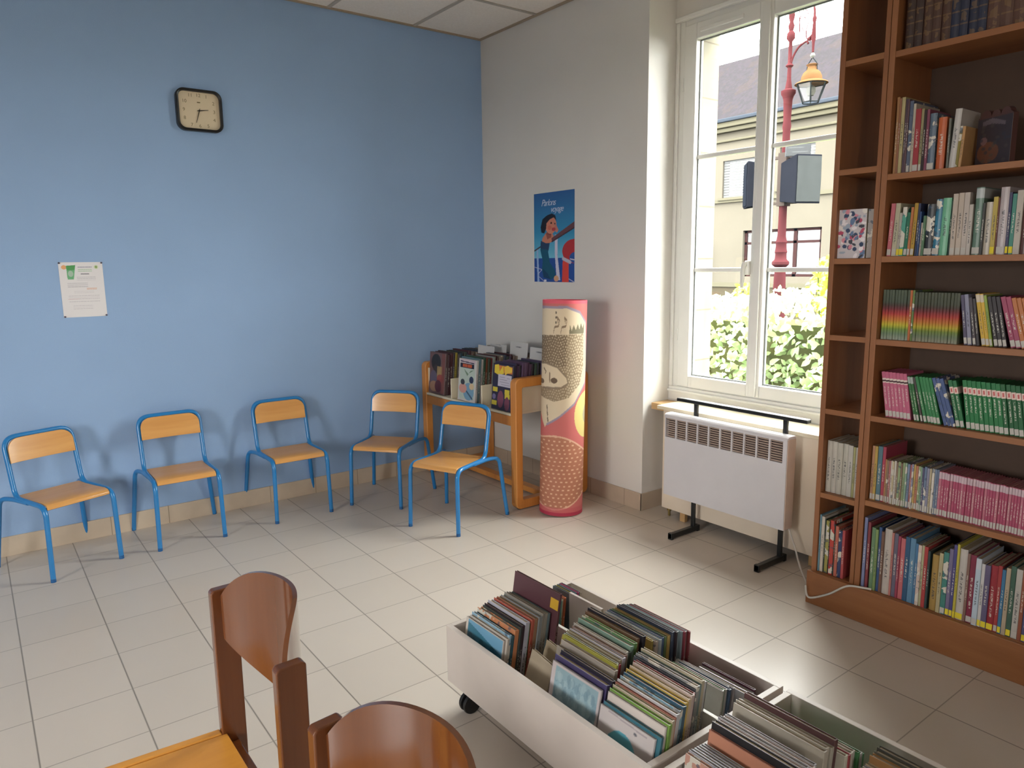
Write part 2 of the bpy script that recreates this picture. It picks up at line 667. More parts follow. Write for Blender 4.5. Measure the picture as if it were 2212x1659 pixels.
def text_mesh(txt, size, name, mat, parent, loc, rot, shear=0.0, extrude=0.0004, align='CENTER', space=1.0):
    cu = bpy.data.curves.new(name, 'FONT')
    cu.body = txt
    cu.size = size
    cu.shear = shear
    cu.extrude = extrude
    cu.align_x = align
    cu.align_y = 'CENTER'
    cu.space_character = space
    cu.resolution_u = 3
    tmp = bpy.data.objects.new(name, cu)
    COL.objects.link(tmp)
    bpy.context.view_layer.update()
    me = bpy.data.meshes.new_from_object(tmp.evaluated_get(bpy.context.evaluated_depsgraph_get()))
    COL.objects.unlink(tmp)
    bpy.data.objects.remove(tmp)
    me.name = name
    me.materials.clear()
    me.materials.append(mat)
    o = bpy.data.objects.new(name, me)
    COL.objects.link(o)
    o.parent = parent
    o.location = loc
    o.rotation_euler = rot
    return o


ORD = ['first', 'second', 'third', 'fourth', 'fifth', 'sixth', 'seventh', 'eighth', 'ninth', 'tenth', 'eleventh', 'twelfth', 'thirteenth',
       'fourteenth', 'fifteenth', 'sixteenth', 'seventeenth', 'eighteenth', 'nineteenth']
TENS = {2: 'twenty', 3: 'thirty', 4: 'forty', 5: 'fifty', 6: 'sixty', 7: 'seventy', 8: 'eighty'}
TENTH = {2: 'twentieth', 3: 'thirtieth', 4: 'fortieth', 5: 'fiftieth', 6: 'sixtieth', 7: 'seventieth', 8: 'eightieth'}


def nth(i):
    i += 1
    if i < 20:
        return ORD[i - 1]
    return TENTH[i // 10] if i % 10 == 0 else TENS[i // 10] + '-' + ORD[i % 10 - 1]


# ------------------------------------------------------------------ the room
H = 3.04
X0, Y0 = -6.2, -8.0
# window wall (x = 0): a full height niche y -1.58 .. -2.76, set back to x = .22
NY0, NY1, ND = -1.595, -2.775, 0.22
WOX = 0.60            # outer face of the masonry


def wall_rects(mb, x0, x1, ya, yb, za, zb, holes, m=0):
    """slab x0..x1 spanning y ya..yb (ya<yb), z za..zb with rectangular holes (y0,y1,z0,z1)"""
    ys = sorted({ya, yb, *[h[0] for h in holes], *[h[1] for h in holes]})
    zs = sorted({za, zb, *[h[2] for h in holes], *[h[3] for h in holes]})
    for a, b in zip(ys, ys[1:]):
        for c, d in zip(zs, zs[1:]):
            cy, cz = (a + b) / 2, (c + d) / 2
            if any(h[0] < cy < h[1] and h[2] < cz < h[3] for h in holes):
                continue
            mb.box(x0, x1, a, b, c, d, m)


mb = MB()
mb.box(X0 - 0.2, WOX, Y0 - 0.3, 0.2, -0.15, 0.0)
struct(mb.build('floor', M['floor']))
mb = MB()
mb.box(X0, 0.22, Y0, 0.0, H, H + 0.02, 0)
C = mb.build('ceiling', M['ceiling'])
struct(C)
mb = MB()
x = -0.5443
while x > X0:
    mb.box(x - 0.012, x + 0.012, Y0, -0.002, H - 0.006, H - 0.0005)
    x -= 0.6
y = -0.6452
while y > Y0:
    mb.box(X0, -0.002, y - 0.012, y + 0.012, H - 0.0055, H - 0.0004)
    y -= 0.6
struct(mb.build('trim_1', M['tbar']))
mb = MB()
mb.box(X0, 0, -0.022, 0, H - 0.008, H - 0.0003)
mb.box(-0.022, 0, NY0, -0.022, H - 0.008, H - 0.0003)
struct(mb.build('trim_2', M['angle']))

mb = MB()
mb.box(X0 - 0.2, WOX, 0, 0.2, -0.15, H + 0.1)
struct(mb.build('wall_back', M['blue_wall']))
WZ0, WZ1 = 0.715, 2.80
NY2, NY3 = -5.65, -6.15
mb = MB()
# inner skin with the niche open
wall_rects(mb, 0.0, ND, Y0, 0, 0, H, [(NY1, NY0, 0, H), (NY3, NY2, 1.2, 2.3)])
# masonry behind, pierced by the windows
wall_rects(mb, ND, 0.30, Y0, 0, 0, H, [(NY1 + 0.0, NY0 - 0.0, WZ0, WZ1), (NY3, NY2, 1.2, 2.3)])
struct(mb.build('wall_right', M['white_wall']))
mb = MB()
wall_rects(mb, 0.301, WOX, Y0 - 0.3, 0.2, -0.6, 6.0, [(NY1 + 0.07, -1.60, 0.66, 2.82), (NY3, NY2, 1.2, 2.3)])
struct(mb.build('wall_outer', M['stone']))
mb = MB()
wall_rects(mb, X0 - 0.2, X0, Y0 - 0.3, 0, 0, H, [(-3.95, -2.65, 1.0, 2.2)])
struct(mb.build('wall_left', M['white_wall']))
mb = MB()
mb.box(X0, -5.6, Y0 - 0.25, Y0, 0, H)
mb.box(-4.6, 0.3, Y0 - 0.25, Y0, 0, H)
mb.box(-5.6, -4.6, Y0 - 0.25, Y0, 0, 1.2)
mb.box(-5.6, -4.6, Y0 - 0.25, Y0, 2.2, H)
struct(mb.build('wall_front', M['white_wall']))
# roof slab keeps the sky out above the suspended ceiling
mb = MB()
mb.box(X0 - 0.2, WOX - 0.3, Y0 - 0.3, 0.2, H + 0.1, H + 0.25)
struct(mb.build('roof_slab', M['white_wall']))

# skirting tiles, 10 cm
mb = MB()
mb.box(X0, -0.002, -0.010, 0.0, 0.0, 0.104)
struct(mb.build('baseboard_back', M['skirt_x'], bevel=0.001))
mb = MB()
mb.box(-0.010, 0.0, NY0 - 0.009, -0.011, 0.0, 0.104)
mb.box(-0.010, ND - 0.02, NY0 - 0.010, NY0, 0.0, 0.104)
struct(mb.build('baseboard_right', M['skirt_y'], bevel=0.001))
mb = MB()
mb.box(-0.010, 0.0, -7.9, -5.2, 0.0, 0.104)
struct(mb.build('baseboard_side', M['skirt_y']))

# ------------------------------------------------------------------ the window
win = struct(empty('window_1', (0.25, -2.17, 0.72)))
wo = Vector((0.25, -2.17, 0.72))


def wpart(mb, name, mat, parent=win, **kw):
    mb.v = [(p[0] - wo.x, p[1] - wo.y, p[2] - wo.z) for p in mb.v]
    return mb.build(name, mat, parent, **kw)


FY0, FY1 = NY0, NY1
FZ0, FZ1 = 0.72, 2.795
mb = MB()
for (a, b, c, d) in ((FY0 - 0.055, FY0, FZ0, FZ1), (FY1, FY1 + 0.055, FZ0, FZ1), (FY1 + 0.055, FY0 - 0.055, FZ0, FZ0 + 0.045), (FY1 + 0.055, FY0 - 0.055, FZ1 - 0.045, FZ1)):
    mb.box(0.235, 0.295, a, b, c, d)
wpart(mb, 'window_frame', M['pvc'], bevel=0.004)
mb = MB()
mb.box(0.205, 0.235, FY1, FY0, FZ1 - 0.012, FZ1 + 0.012)      # head moulding
mb.box(0.219, 0.236, FY1, FY0, FZ0 - 0.06, FZ0 + 0.02)
mb.box(0.205, 0.236, FY1, FY0, FZ0 - 0.012, FZ0 + 0.004)
mb.box(0.219, 0.236, FY0 - 0.022, FY0, FZ0 + 0.02, FZ1 - 0.012)
mb.box(0.219, 0.236, FY1, FY1 + 0.022, FZ0 + 0.02, FZ1 - 0.012)
wpart(mb, 'frame_moulding', M['pvc'], bevel=0.005, seg=3)


def sash(name, ya, yb, ga, gb):
    """ya > yb sash edges, ga > gb glass edges"""
    z0, z1, g0, g1 = 0.745, 2.755, 0.812, 2.672
    mb = MB()
    mb.box(0.222, 0.285, ga, ya, z0, z1)
    mb.box(0.222, 0.285, yb, gb, z0, z1)
    mb.box(0.222, 0.285, gb, ga, z0, g0)
    mb.box(0.222, 0.285, gb, ga, g1, z1)
    s = wpart(mb, name, M['pvc'], bevel=0.005)
    s['kind'] = 'structure'

    def sub(mb2, nm, mt, **kw):
        mb2.v = [(p[0] - wo.x, p[1] - wo.y, p[2] - wo.z) for p in mb2.v]
        return mb2.build(nm, mt, s, **kw)
    m2 = MB()
    m2.box(0.2645, 0.2705, gb + 0.001, ga - 0.001, g0 + 0.001, g1 - 0.001)
    sub(m2, 'glass_pane', M['glass'])
    m2 = MB()
    e = 0.007
    for (a, b, c, d) in ((ga - e, ga, g0, g1), (gb, gb + e, g0, g1), (gb + e, ga - e, g0, g0 + e), (gb + e, ga - e, g1 - e, g1)):
        m2.box(0.256, 0.264, a, b, c, d)
    sub(m2, 'glazing_seal', M['seal'])
    for zc in (2.052, 1.426):
        m2 = MB()
        m2.box(0.253, 0.282, gb, ga, zc - 0.012, zc + 0.012)
        sub(m2, 'muntin', M['pvc'], bevel=0.006, seg=3)
    return s


s1 = sash('left_sash', -1.655, -2.178, -1.737, -2.132)
s2 = sash('right_sash', -2.181, -2.715, -2.214, -2.625)
mb = MB()
mb.box(0.208, 0.2215, -2.200, -2.158, 0.75, 2.75)
wpart(mb, 'meeting_cover_strip', M['pvc'], bevel=0.004)
mb = MB()
mb.box(0.212, 0.2225, -2.040, -1.765, 2.700, 2.722)
wpart(mb, 'vent_slot', M['pvc'], bevel=0.003)
mb = MB()
mb.box(0.196, 0.222, -2.140, -2.112, 1.40, 1.475)
hb = wpart(mb, 'handle_plate', M['pvc'], bevel=0.006)
mb = MB()
mb.tube([(0.200, -2.126, 1.455), (0.178, -2.126, 1.455)], 0.009, 12)
mb.tube(arc_path([(0.180, -2.126, 1.465), (0.172, -2.124, 1.43), (0.176, -2.118, 1.335)], 0.02), [0.012] * 8 + [0.009], 12)
wpart(mb, 'handle_lever', M['pvc'], hb, smooth=True)
for z in (1.05, 2.45, 1.75):
    mb = MB()
    mb.tube([(0.228, -1.648, z - 0.035), (0.228, -1.648, z + 0.035)], 0.006, 10)
    wpart(mb, 'hinge', M['pvc'], smooth=True)
# outside sill
mb = MB()
mb.box(0.296, 0.64, NY1 + 0.07, -1.60, 0.62, 0.70)
struct(mb.build('trim_3', M['stone'], bevel=0.006))

# second window assumed on the same wall, unseen; opening sized to tune the fill
win2 = struct(empty('window_2', (0.25, -5.9, 1.2)))
mb = MB()
for (a, b, c, d) in ((-0.25, -0.21, 0, 1.1), (0.21, 0.25, 0, 1.1), (-0.21, 0.21, 0, 0.05), (-0.21, 0.21, 1.05, 1.1)):
    mb.box(-0.02, 0.03, a, b, c, d)
mb.build('window_frame', M['pvc'], win2)
# unseen window added in the left wall to give fill from that side
fill_win3 = struct(empty('window_3', (X0 - 0.1, -3.3, 1.0)))
mb = MB()
for (a, b, c, d) in ((-0.65, -0.60, 0, 1.2), (0.60, 0.65, 0, 1.2), (-0.60, 0.60, 0, 0.05), (-0.60, 0.60, 1.15, 1.2)):
    mb.box(-0.03, 0.03, a, b, c, d)
mb.build('window_frame', M['pvc'], fill_win3)

fill_win4 = struct(empty('window_4', (-5.1, Y0 - 0.1, 1.2)))  # unseen window added behind the camera to brighten the blue wall
mb = MB()
for (a, b, c, d) in ((-0.5, -0.45, 0, 1.0), (0.45, 0.5, 0, 1.0), (-0.45, 0.45, 0, 0.05), (-0.45, 0.45, 0.95, 1.0)):
    mb.box(a, b, -0.03, 0.03, c, d)
mb.build('window_frame', M['pvc'], fill_win4)

# ------------------------------------------------------------------ radiator cover under the window
rc = tag(empty('radiator_cover', (0.12, -2.24, 0)), 'cream board cover with a flat top ledge under the window, behind the white heater', 'radiator cover')


def rel(mb, o):
    x, y, z = o.location
    mb.v = [(p[0] - x, p[1] - y, p[2] - z) for p in mb.v]
    return mb


CY0, CY1 = -1.735, -2.770
mb = MB()
mb.box(0.020, 0.034, CY1, CY0, 0.056, 0.640)
rel(mb, rc).build('front_panel', M['cream_panel'], rc, bevel=0.002)
mb = MB()
mb.box(0.034, 0.205, CY0 - 0.014, CY0, 0.056, 0.640)
rel(mb, rc).build('side_panel', M['cream_panel'], rc)
mb = MB()
mb.box(-0.004, 0.212, CY1, CY0 + 0.03, 0.641, 0.662)
rel(mb, rc).build('top_board', M['cream_board'], rc, bevel=0.004)
mb = MB()
mb.box(0.06, 0.20, CY0 + 0.032, NY0 - 0.012, 0.618, 0.655)
rel(mb, rc).build('wooden_batten', M['raw_wood'], rc)
for yy in (-1.86, -2.66):
    mb = MB()
    mb.box(0.036, 0.060, yy - 0.035, yy, 0.0, 0.08)
    rel(mb, rc).build('foot', M['raw_wood'], rc)
mb = MB()
mb.tube([(0.06, -1.76, 0.0), (0.06, -1.76, 0.10)], 0.008, 10)
mb.lathe([(0.008, 0.03), (0.014, 0.033), (0.014, 0.05), (0.008, 0.053)], 12, 0, Matrix.Translation((0.06, -1.76, 0)))
rel(mb, rc).build('valve_pipe', M['brass'], rc, smooth=True)

# ------------------------------------------------------------------ portable electric heater on its stand
ht = tag(empty('electric_heater', (-0.08, -2.25, 0)), 'white electric panel heater on black floor stand with louvred grille', 'heater')
HX0, HX1, HYa, HYb, HZ0, HZ1 = -0.120, -0.052, -1.868, -2.612, 0.198, 0.645
GZ0, GZ1 = 0.526, 0.632
mb = MB()
mb.box(HX0, HX1, HYb, HYa, HZ0, GZ0)
mb.box(HX0, HX1, HYb, HYa, GZ1, HZ1)
mb.box(HX0, HX1, HYb, HYb + 0.022, GZ0, GZ1)
mb.box(HX0, HX1, HYa - 0.006, HYa, GZ0, GZ1)
mb.box(HX1 - 0.006, HX1, HYb + 0.022, HYa - 0.006, GZ0, GZ1)
bars = []
n = 10
ga, gb = HYa - 0.006, HYb + 0.022
for i in range(1, n):
    yc = ga + (gb - ga) * i / n
    mb.box(HX0, HX0 + 0.01, yc - 0.0045, yc + 0.0045, GZ0, GZ1)
body = rel(mb, ht).build('body', M['heater_white'], ht)
mb = MB()
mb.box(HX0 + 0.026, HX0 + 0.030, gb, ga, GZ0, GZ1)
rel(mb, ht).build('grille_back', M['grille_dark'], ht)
for i in range(n):
    ya = ga + (gb - ga) * i / n - 0.005
    yb = ga + (gb - ga) * (i + 1) / n + 0.005
    mb = MB()
    for k in range(9):
        zc = GZ0 + 0.006 + k * 0.0117
        mt = Matrix.Translation((HX0 + 0.008, 0, zc)) @ Matrix.Rotation(R(35), 4, 'Y')
        mb.box(-0.006, 0.006, yb, ya, -0.0009, 0.0009, 0, mt)
    rel(mb, ht).build('louvre_grille', M['heater_side'], ht)
mb = MB()
mb.prism([(HX0 - 0.004, HZ1 - 0.004), (HX0, HZ1 + 0.006), (HX0 + 0.012, HZ1 + 0.012), (HX1 - 0.01, HZ1 + 0.012), (HX1, HZ1 + 0.004), (HX1, HZ1 - 0.004)], 1, HYb - 0.004, HYa + 0.004)
rel(mb, ht).build('top_cap', M['heater_white'], ht, bevel=0.003)
mb = MB()
mb.box(HX0 + 0.003, HX1, HYb - 0.0035, HYb, HZ0 + 0.003, HZ1 - 0.004)
rel(mb, ht).build('side_cap', M['heater_side'], ht, bevel=0.001)
for yp in (-2.018, -2.552):
    mb = MB()
    mb.box(-0.051, -0.035, yp - 0.011, yp + 0.011, 0.03, 0.722)
    rel(mb, ht).build('post', M['black_metal'], ht, bevel=0.002)
    mb = MB()
    mb.box(-0.235, 0.0, yp - 0.013, yp + 0.013, 0.006, 0.034)
    mb.box(-0.235, -0.215, yp - 0.014, yp + 0.014, 0.0, 0.036)
    mb.box(-0.02, 0.0, yp - 0.014, yp + 0.014, 0.0, 0.036)
    rel(mb, ht).build('foot', M['black_metal'], ht, bevel=0.003)
mb = MB()
mb.box(-0.068, -0.032, -2.675, -1.902, 0.722, 0.738)
bar = rel(mb, ht).build('towel_bar', M['black_metal'], ht, bevel=0.003)
mb = MB()
mb.box(-0.066, -0.034, -2.672, -1.905, 0.7382, 0.7405)
rel(mb, ht).build('bar_trim', M['chrome'], ht)
# supply cord, runs from the heater along the floor and over the bookcase plinth
cp = [(-0.07, -2.60, 0.22), (-0.062, -2.640, 0.12), (-0.08, -2.68, 0.045), (-0.13, -2.74, 0.008), (-0.20, -2.80, 0.006), (-0.28, -2.845, 0.02), (-0.338, -2.868, 0.075),
      (-0.339, -2.887, 0.030), (-0.339, -2.973, 0.077), (-0.339, -3.050, 0.140), (-0.330, -3.117, 0.154), (-0.314, -3.137, 0.151)]


def smooth_path(pts, n=8):
    P = [Vector(p) for p in pts]
    P = [2 * P[0] - P[1]] + P + [2 * P[-1] - P[-2]]
    out = []
    for i in range(1, len(P) - 2):
        for k in range(n):
            t = k / n
            a, b, c, d = P[i - 1:i + 3]
            out.append(0.5 * ((2 * b) + (c - a) * t + (2 * a - 5 * b + 4 * c - d) * t * t + (3 * b - a - 3 * c + d) * t ** 3))
    out.append(P[-2])
    return out


mb = MB()
mb.tube(smooth_path(cp), 0.0042, 8)
rel(mb, ht).build('power_cord', M['cord_white'], ht, smooth=True)

# ------------------------------------------------------------------ wall clock
ck = tag(empty('wall_clock', (-1.947, 0, 2.345)), 'square black rimmed wall clock with rounded corners on the blue wall', 'clock')


def rsq(hw, hh, r, n=8):
    pts = []
    for cx, cy, a0 in ((hw - r, hh - r, 0), (-hw + r, hh - r, 90), (-hw + r, -hh + r, 180), (hw - r, -hh + r, 270)):
        for k in range(n + 1):
            a = R(a0 + 90 * k / n)
            pts.append((cx + r * math.cos(a), cy + r * math.sin(a)))
    return pts


CW, CH = 0.123, 0.113
o1, i1 = rsq(CW, CH, 0.045), rsq(CW - 0.014, CH - 0.014, 0.034)
mb = MB()
N = len(o1)
vs = [(p[0], 0.0, p[1]) for p in o1] + [(p[0], -0.030, p[1]) for p in o1] + [(p[0] * 1.0, -0.034, p[1]) for p in rsq(CW - 0.005, CH - 0.005, 0.04)] + \
    [(p[0], -0.030, p[1]) for p in i1] + [(p[0], -0.012, p[1]) for p in i1]
fs = []
for L in range(4):
    for k in range(N):
        k2 = (k + 1) % N
        fs.append((L * N + k, L * N + k2, (L + 1) * N + k2, (L + 1) * N + k))
fs.append(tuple(range(N)))
mb.add(vs, fs)
mb.build('rim', M['clock_black'], ck, smooth=True)
mb = MB()
mb.prism(rsq(CW - 0.0135, CH - 0.0135, 0.034), 1, -0.006, -0.013)
mb.build('dial', plain('clock_dial_cream', srgb(222, 206, 176), 0.5, vary=0.01), ck)
num_mat = plain('clock_numeral_olive', srgb(132, 118, 84), 0.6)
npos = {12: (0, .082), 1: (.042, .079), 2: (.079, .046), 3: (.081, 0), 4: (.079, -.044), 5: (.044, -.079), 6: (0, -.082), 7: (-.044, -.079), 8: (-.079, -.044), 9: (-.081, 0), 10: (-.076, .046), 11: (-.043, .079)}
for k, (a, b) in npos.items():
    text_mesh(str(k), 0.026, 'numeral', num_mat, ck, (a, -0.0134, b), (R(90), 0, 0), extrude=0.0003)
tilt = 0.0
hand_m = plain('clock_hand_dark', srgb(48, 42, 26), 0.4)


def hand(name, ang, ln, wd, yy):
    m = Matrix.Rotation(ang, 4, 'Y')
    b = MB()
    b.prism([(-wd * 0.5, -0.012), (wd * 0.5, -0.012), (wd, 0.01), (wd * 0.4, ln), (-wd * 0.4, ln), (-wd, 0.01)], 1, yy, yy - 0.0012, 0, m)
    b.build(name, hand_m, ck)


hand('hour_hand', R(81), 0.050, 0.0028, -0.0150)
hand('minute_hand', R(197), 0.070, 0.0024, -0.0170)
mb = MB()
mb.lathe([(0.005, 0), (0.005, 0.008), (0.003, 0.010)], 16, 0, Matrix.Translation((0, -0.0132, 0)) @ Matrix.Rotation(R(90), 4, 'X'))
mb.build('centre_pin', hand_m, ck)
mb = MB()
mb.prism(rsq(0.009, 0.003, 0.002, 3), 1, -0.0131, -0.0135)
mb.build('dial_mark', num_mat, ck, loc=(0, 0, 0.045))

# ------------------------------------------------------------------ notice on the blue wall


def notice(U, V):
    p = Paint(U, V, (226, 224, 226))
    p.ell(0.024, 0.262, 0.012, 0.011, (232, 168, 112), 0.9)
    p.poly([(0.034, 0.270), (0.077, 0.273), (0.064, 0.198), (0.036, 0.198)], (112, 178, 130))
    p.poly([(0.035, 0.270), (0.076, 0.272), (0.071, 0.248), (0.035, 0.246)], (84, 158, 92))
    p.ell(0.052, 0.228, 0.012, 0.016, (190, 200, 196), 0.7)
    p.ell(0.172, 0.262, 0.010, 0.010, (196, 214, 170))
    p.ell(0.172, 0.262, 0.005, 0.006, (128, 150, 92))
    rs = np.random.RandomState(5)

    def lines(x0, x1, y, col, n=1, wd=0.0018, dy=0.008):
        for k in range(n):
            x = x0
            while x < x1:
                L = rs.uniform(0.004, 0.014)
                p.line([(x, y - k * dy), (min(x + L, x1), y - k * dy)], wd, col, 0.8)
                x += L + 0.003
    lines(0.088, 0.152, 0.262, (150, 150, 170), 1, 0.004)
    lines(0.088, 0.150, 0.250, (160, 196, 160), 2, 0.003, 0.009)
    lines(0.100, 0.135, 0.226, (110, 110, 120), 1, 0.005)
    lines(0.080, 0.165, 0.210, (178, 176, 186), 3, 0.0022)
    lines(0.034, 0.125, 0.178, (176, 174, 182), 3, 0.003, 0.009)
    lines(0.120, 0.165, 0.152, (214, 166, 140), 2, 0.003, 0.006)
    lines(0.060, 0.150, 0.136, (186, 182, 190), 2, 0.002)
    lines(0.034, 0.175, 0.112, (188, 184, 192), 3, 0.002)
    lines(0.030, 0.080, 0.096, (206, 176, 182), 1, 0.003)
    lines(0.034, 0.175, 0.082, (180, 178, 186), 1, 0.002)
    lines(0.050, 0.140, 0.060, (192, 188, 196), 3, 0.002)
    return p.c


nt_ = painted('paper_notice', 0.203, 0.288, 160, 228, notice, M['print_matte'])
nt_.location = (-2.708, -0.0015, 1.224)
tag(nt_, 'white A4 paper notice with a green picture pinned on the blue wall', 'notice')
for px_, pz_ in ((0.004, 0.284), (0.199, 0.284), (0.006, 0.004), (0.199, 0.005)):
    mb = MB()
    mb.lathe([(0.005, 0.0), (0.005, 0.002), (0.003, 0.006), (0.004, 0.008)], 12, 0, Matrix.Rotation(R(90), 4, 'X'))
    mb.build('push_pin', plain('grey_pin', srgb(78, 74, 92), 0.4), nt_, loc=(px_, -0.0002, pz_), smooth=True)

# ------------------------------------------------------------------ poster on the white wall
PW, PH = 0.405, 0.578


def poster(U, V):
    p = Paint(U, V, (40, 110, 170))
    t = V / PH
    top, mid, low = np.array((44, 92, 150)), np.array((50, 140, 182)), np.array((120, 190, 214))
    k1 = np.clip((t - 0.55) / 0.45, 0, 1)[..., None]
    k2 = np.clip((t - 0.25) / 0.30, 0, 1)[..., None]
    p.c = np.where(t[..., None] > 0.55, mid * (1 - k1) + top * k1, low * (1 - k2) + mid * k2).astype(float)
    S = lambda pts: [(a * PW, b * PH) for a, b in pts]
    p.poly(S([(0, 0), (1, 0), (1, 0.27), (0, 0.27)]), (32, 74, 150))
    # rails
    p.poly(S([(0.53, 0.53), (0.60, 0.53), (0.59, 0.30), (0.66, 0.02), (0.57, 0.02), (0.53, 0.30)]), (204, 200, 220))
    p.poly(S([(0.06, 0.38), (0.10, 0.38), (0.13, 0.0), (0.08, 0.0)]), (150, 176, 214))
    p.line(S([(0.0, 0.17), (0.2, 0.14), (0.1, 0.09)]), 0.004, (190, 190, 220))
    p.line(S([(0.12, 0.06), (0.27, 0.0)]), 0.004, (190, 190, 220))
    p.line(S([(0.82, 0.05), (1.0, 0.0)]), 0.005, (190, 190, 214))
    # rope of the dark rail behind, handrail
    p.line(S([(0.0, 0.355), (0.2, 0.41)]), 0.010, (74, 58, 62))
    # chest, shoulder, arm
    p.poly(S([(0.22, 0.50), (0.32, 0.56), (0.42, 0.57), (0.50, 0.52), (0.46, 0.45), (0.34, 0.43), (0.20, 0.46)]), (198, 126, 100))
    p.poly(S([(0.30, 0.55), (0.42, 0.57), (0.44, 0.50), (0.34, 0.48)]), (150, 84, 70))
    # swimsuit
    p.poly(S([(0.17, 0.47), (0.30, 0.44), (0.40, 0.44), (0.36, 0.34), (0.40, 0.22), (0.53, 0.13), (0.54, 0.06), (0.44, 0.03), (0.24, 0.05), (0.20, 0.14),
              (0.22, 0.24), (0.16, 0.36)]), (18, 84, 110))
    p.poly(S([(0.17, 0.47), (0.30, 0.44), (0.40, 0.44), (0.37, 0.36), (0.17, 0.38)]), (40, 62, 96))
    p.poly(S([(0.24, 0.05), (0.22, 0.15), (0.34, 0.10), (0.42, 0.03)]), (14, 60, 96))
    # handrail under her chin
    p.poly(S([(0.44, 0.49), (1.0, 0.66), (1.0, 0.59), (0.46, 0.45)]), (104, 62, 66))
    p.poly(S([(0.44, 0.455), (1.0, 0.60), (1.0, 0.585), (0.46, 0.445)]), (66, 44, 50))
    # neck, face, hand
    p.poly(S([(0.33, 0.58), (0.44, 0.56), (0.44, 0.52), (0.34, 0.54)]), (130, 68, 58))
    p.ell(0.43 * PW, 0.635 * PH, 0.14 * PW, 0.095 * PH, (206, 130, 104), 1, 0.2)
    p.poly(S([(0.54, 0.66), (0.62, 0.58), (0.58, 0.55), (0.50, 0.58)]), (192, 120, 106))
    p.ell(0.50 * PW, 0.59 * PH, 0.05 * PW, 0.02 * PH, (176, 60, 62))
    p.ell(0.44 * PW, 0.66 * PH, 0.022 * PW, 0.012 * PH, (60, 30, 30))
    p.ell(0.53 * PW, 0.65 * PH, 0.014 * PW, 0.010 * PH, (60, 30, 30))
    p.ell(0.40 * PW, 0.61 * PH, 0.05 * PW, 0.025 * PH, (196, 96, 78), 0.7)
    # dark hair
    p.poly(S([(0.17, 0.62), (0.19, 0.56), (0.26, 0.55), (0.31, 0.60), (0.32, 0.66), (0.40, 0.70), (0.50, 0.72), (0.57, 0.68), (0.54, 0.74), (0.46, 0.765), (0.34, 0.75), (0.22, 0.71)]), (26, 24, 34))
    # life ring
    p.ell(0.98 * PW, 0.34 * PH, 0.27 * PW, 0.13 * PH, (176, 44, 48))
    p.ell(1.02 * PW, 0.27 * PH, 0.14 * PW, 0.06 * PH, (40, 84, 156))
    p.poly(S([(0.72, 0.24), (0.86, 0.22), (0.86, 0.0), (0.70, 0.0)]), (214, 66, 52))
    p.line(S([(0.73, 0.26), (0.90, 0.22)]), 0.022, (184, 180, 196))
    p.line(S([(0.90, 0.255), (1.0, 0.245)]), 0.006, (220, 210, 220))
    # hand and shoe at the foot
    p.ell(0.56 * PW, 0.04 * PH, 0.06 * PW, 0.035 * PH, (206, 156, 120))
    p.rect(0.25 * PW, 0.31 * PW, 0.0, 0.025 * PH, (226, 222, 226))
    return p.c


po = painted('poster', PW, PH, 150, 214, poster, M['print'])
po.rotation_euler = (0, 0, R(-90))
po.location = (-0.0012, -0.590, 1.353)
tag(po, 'tall blue poster of a swimmer leaning on a ship rail, on the white wall', 'poster')
wl = plain('poster_lettering', srgb(190, 200, 222), 0.6)
text_mesh('Parlons', 0.060, 'lettering', wl, po, (0.150, -0.0008, 0.512), (R(90), 0, 0), 0.35, 0.0002, space=0.82)
text_mesh('voyage', 0.056, 'lettering', wl, po, (0.235, -0.0008, 0.468), (R(90), 0, 0), 0.35, 0.0002, space=0.82)

# ------------------------------------------------------------------ rolled picture tube standing by the book trolley
TRr, TH = 0.129, 1.262


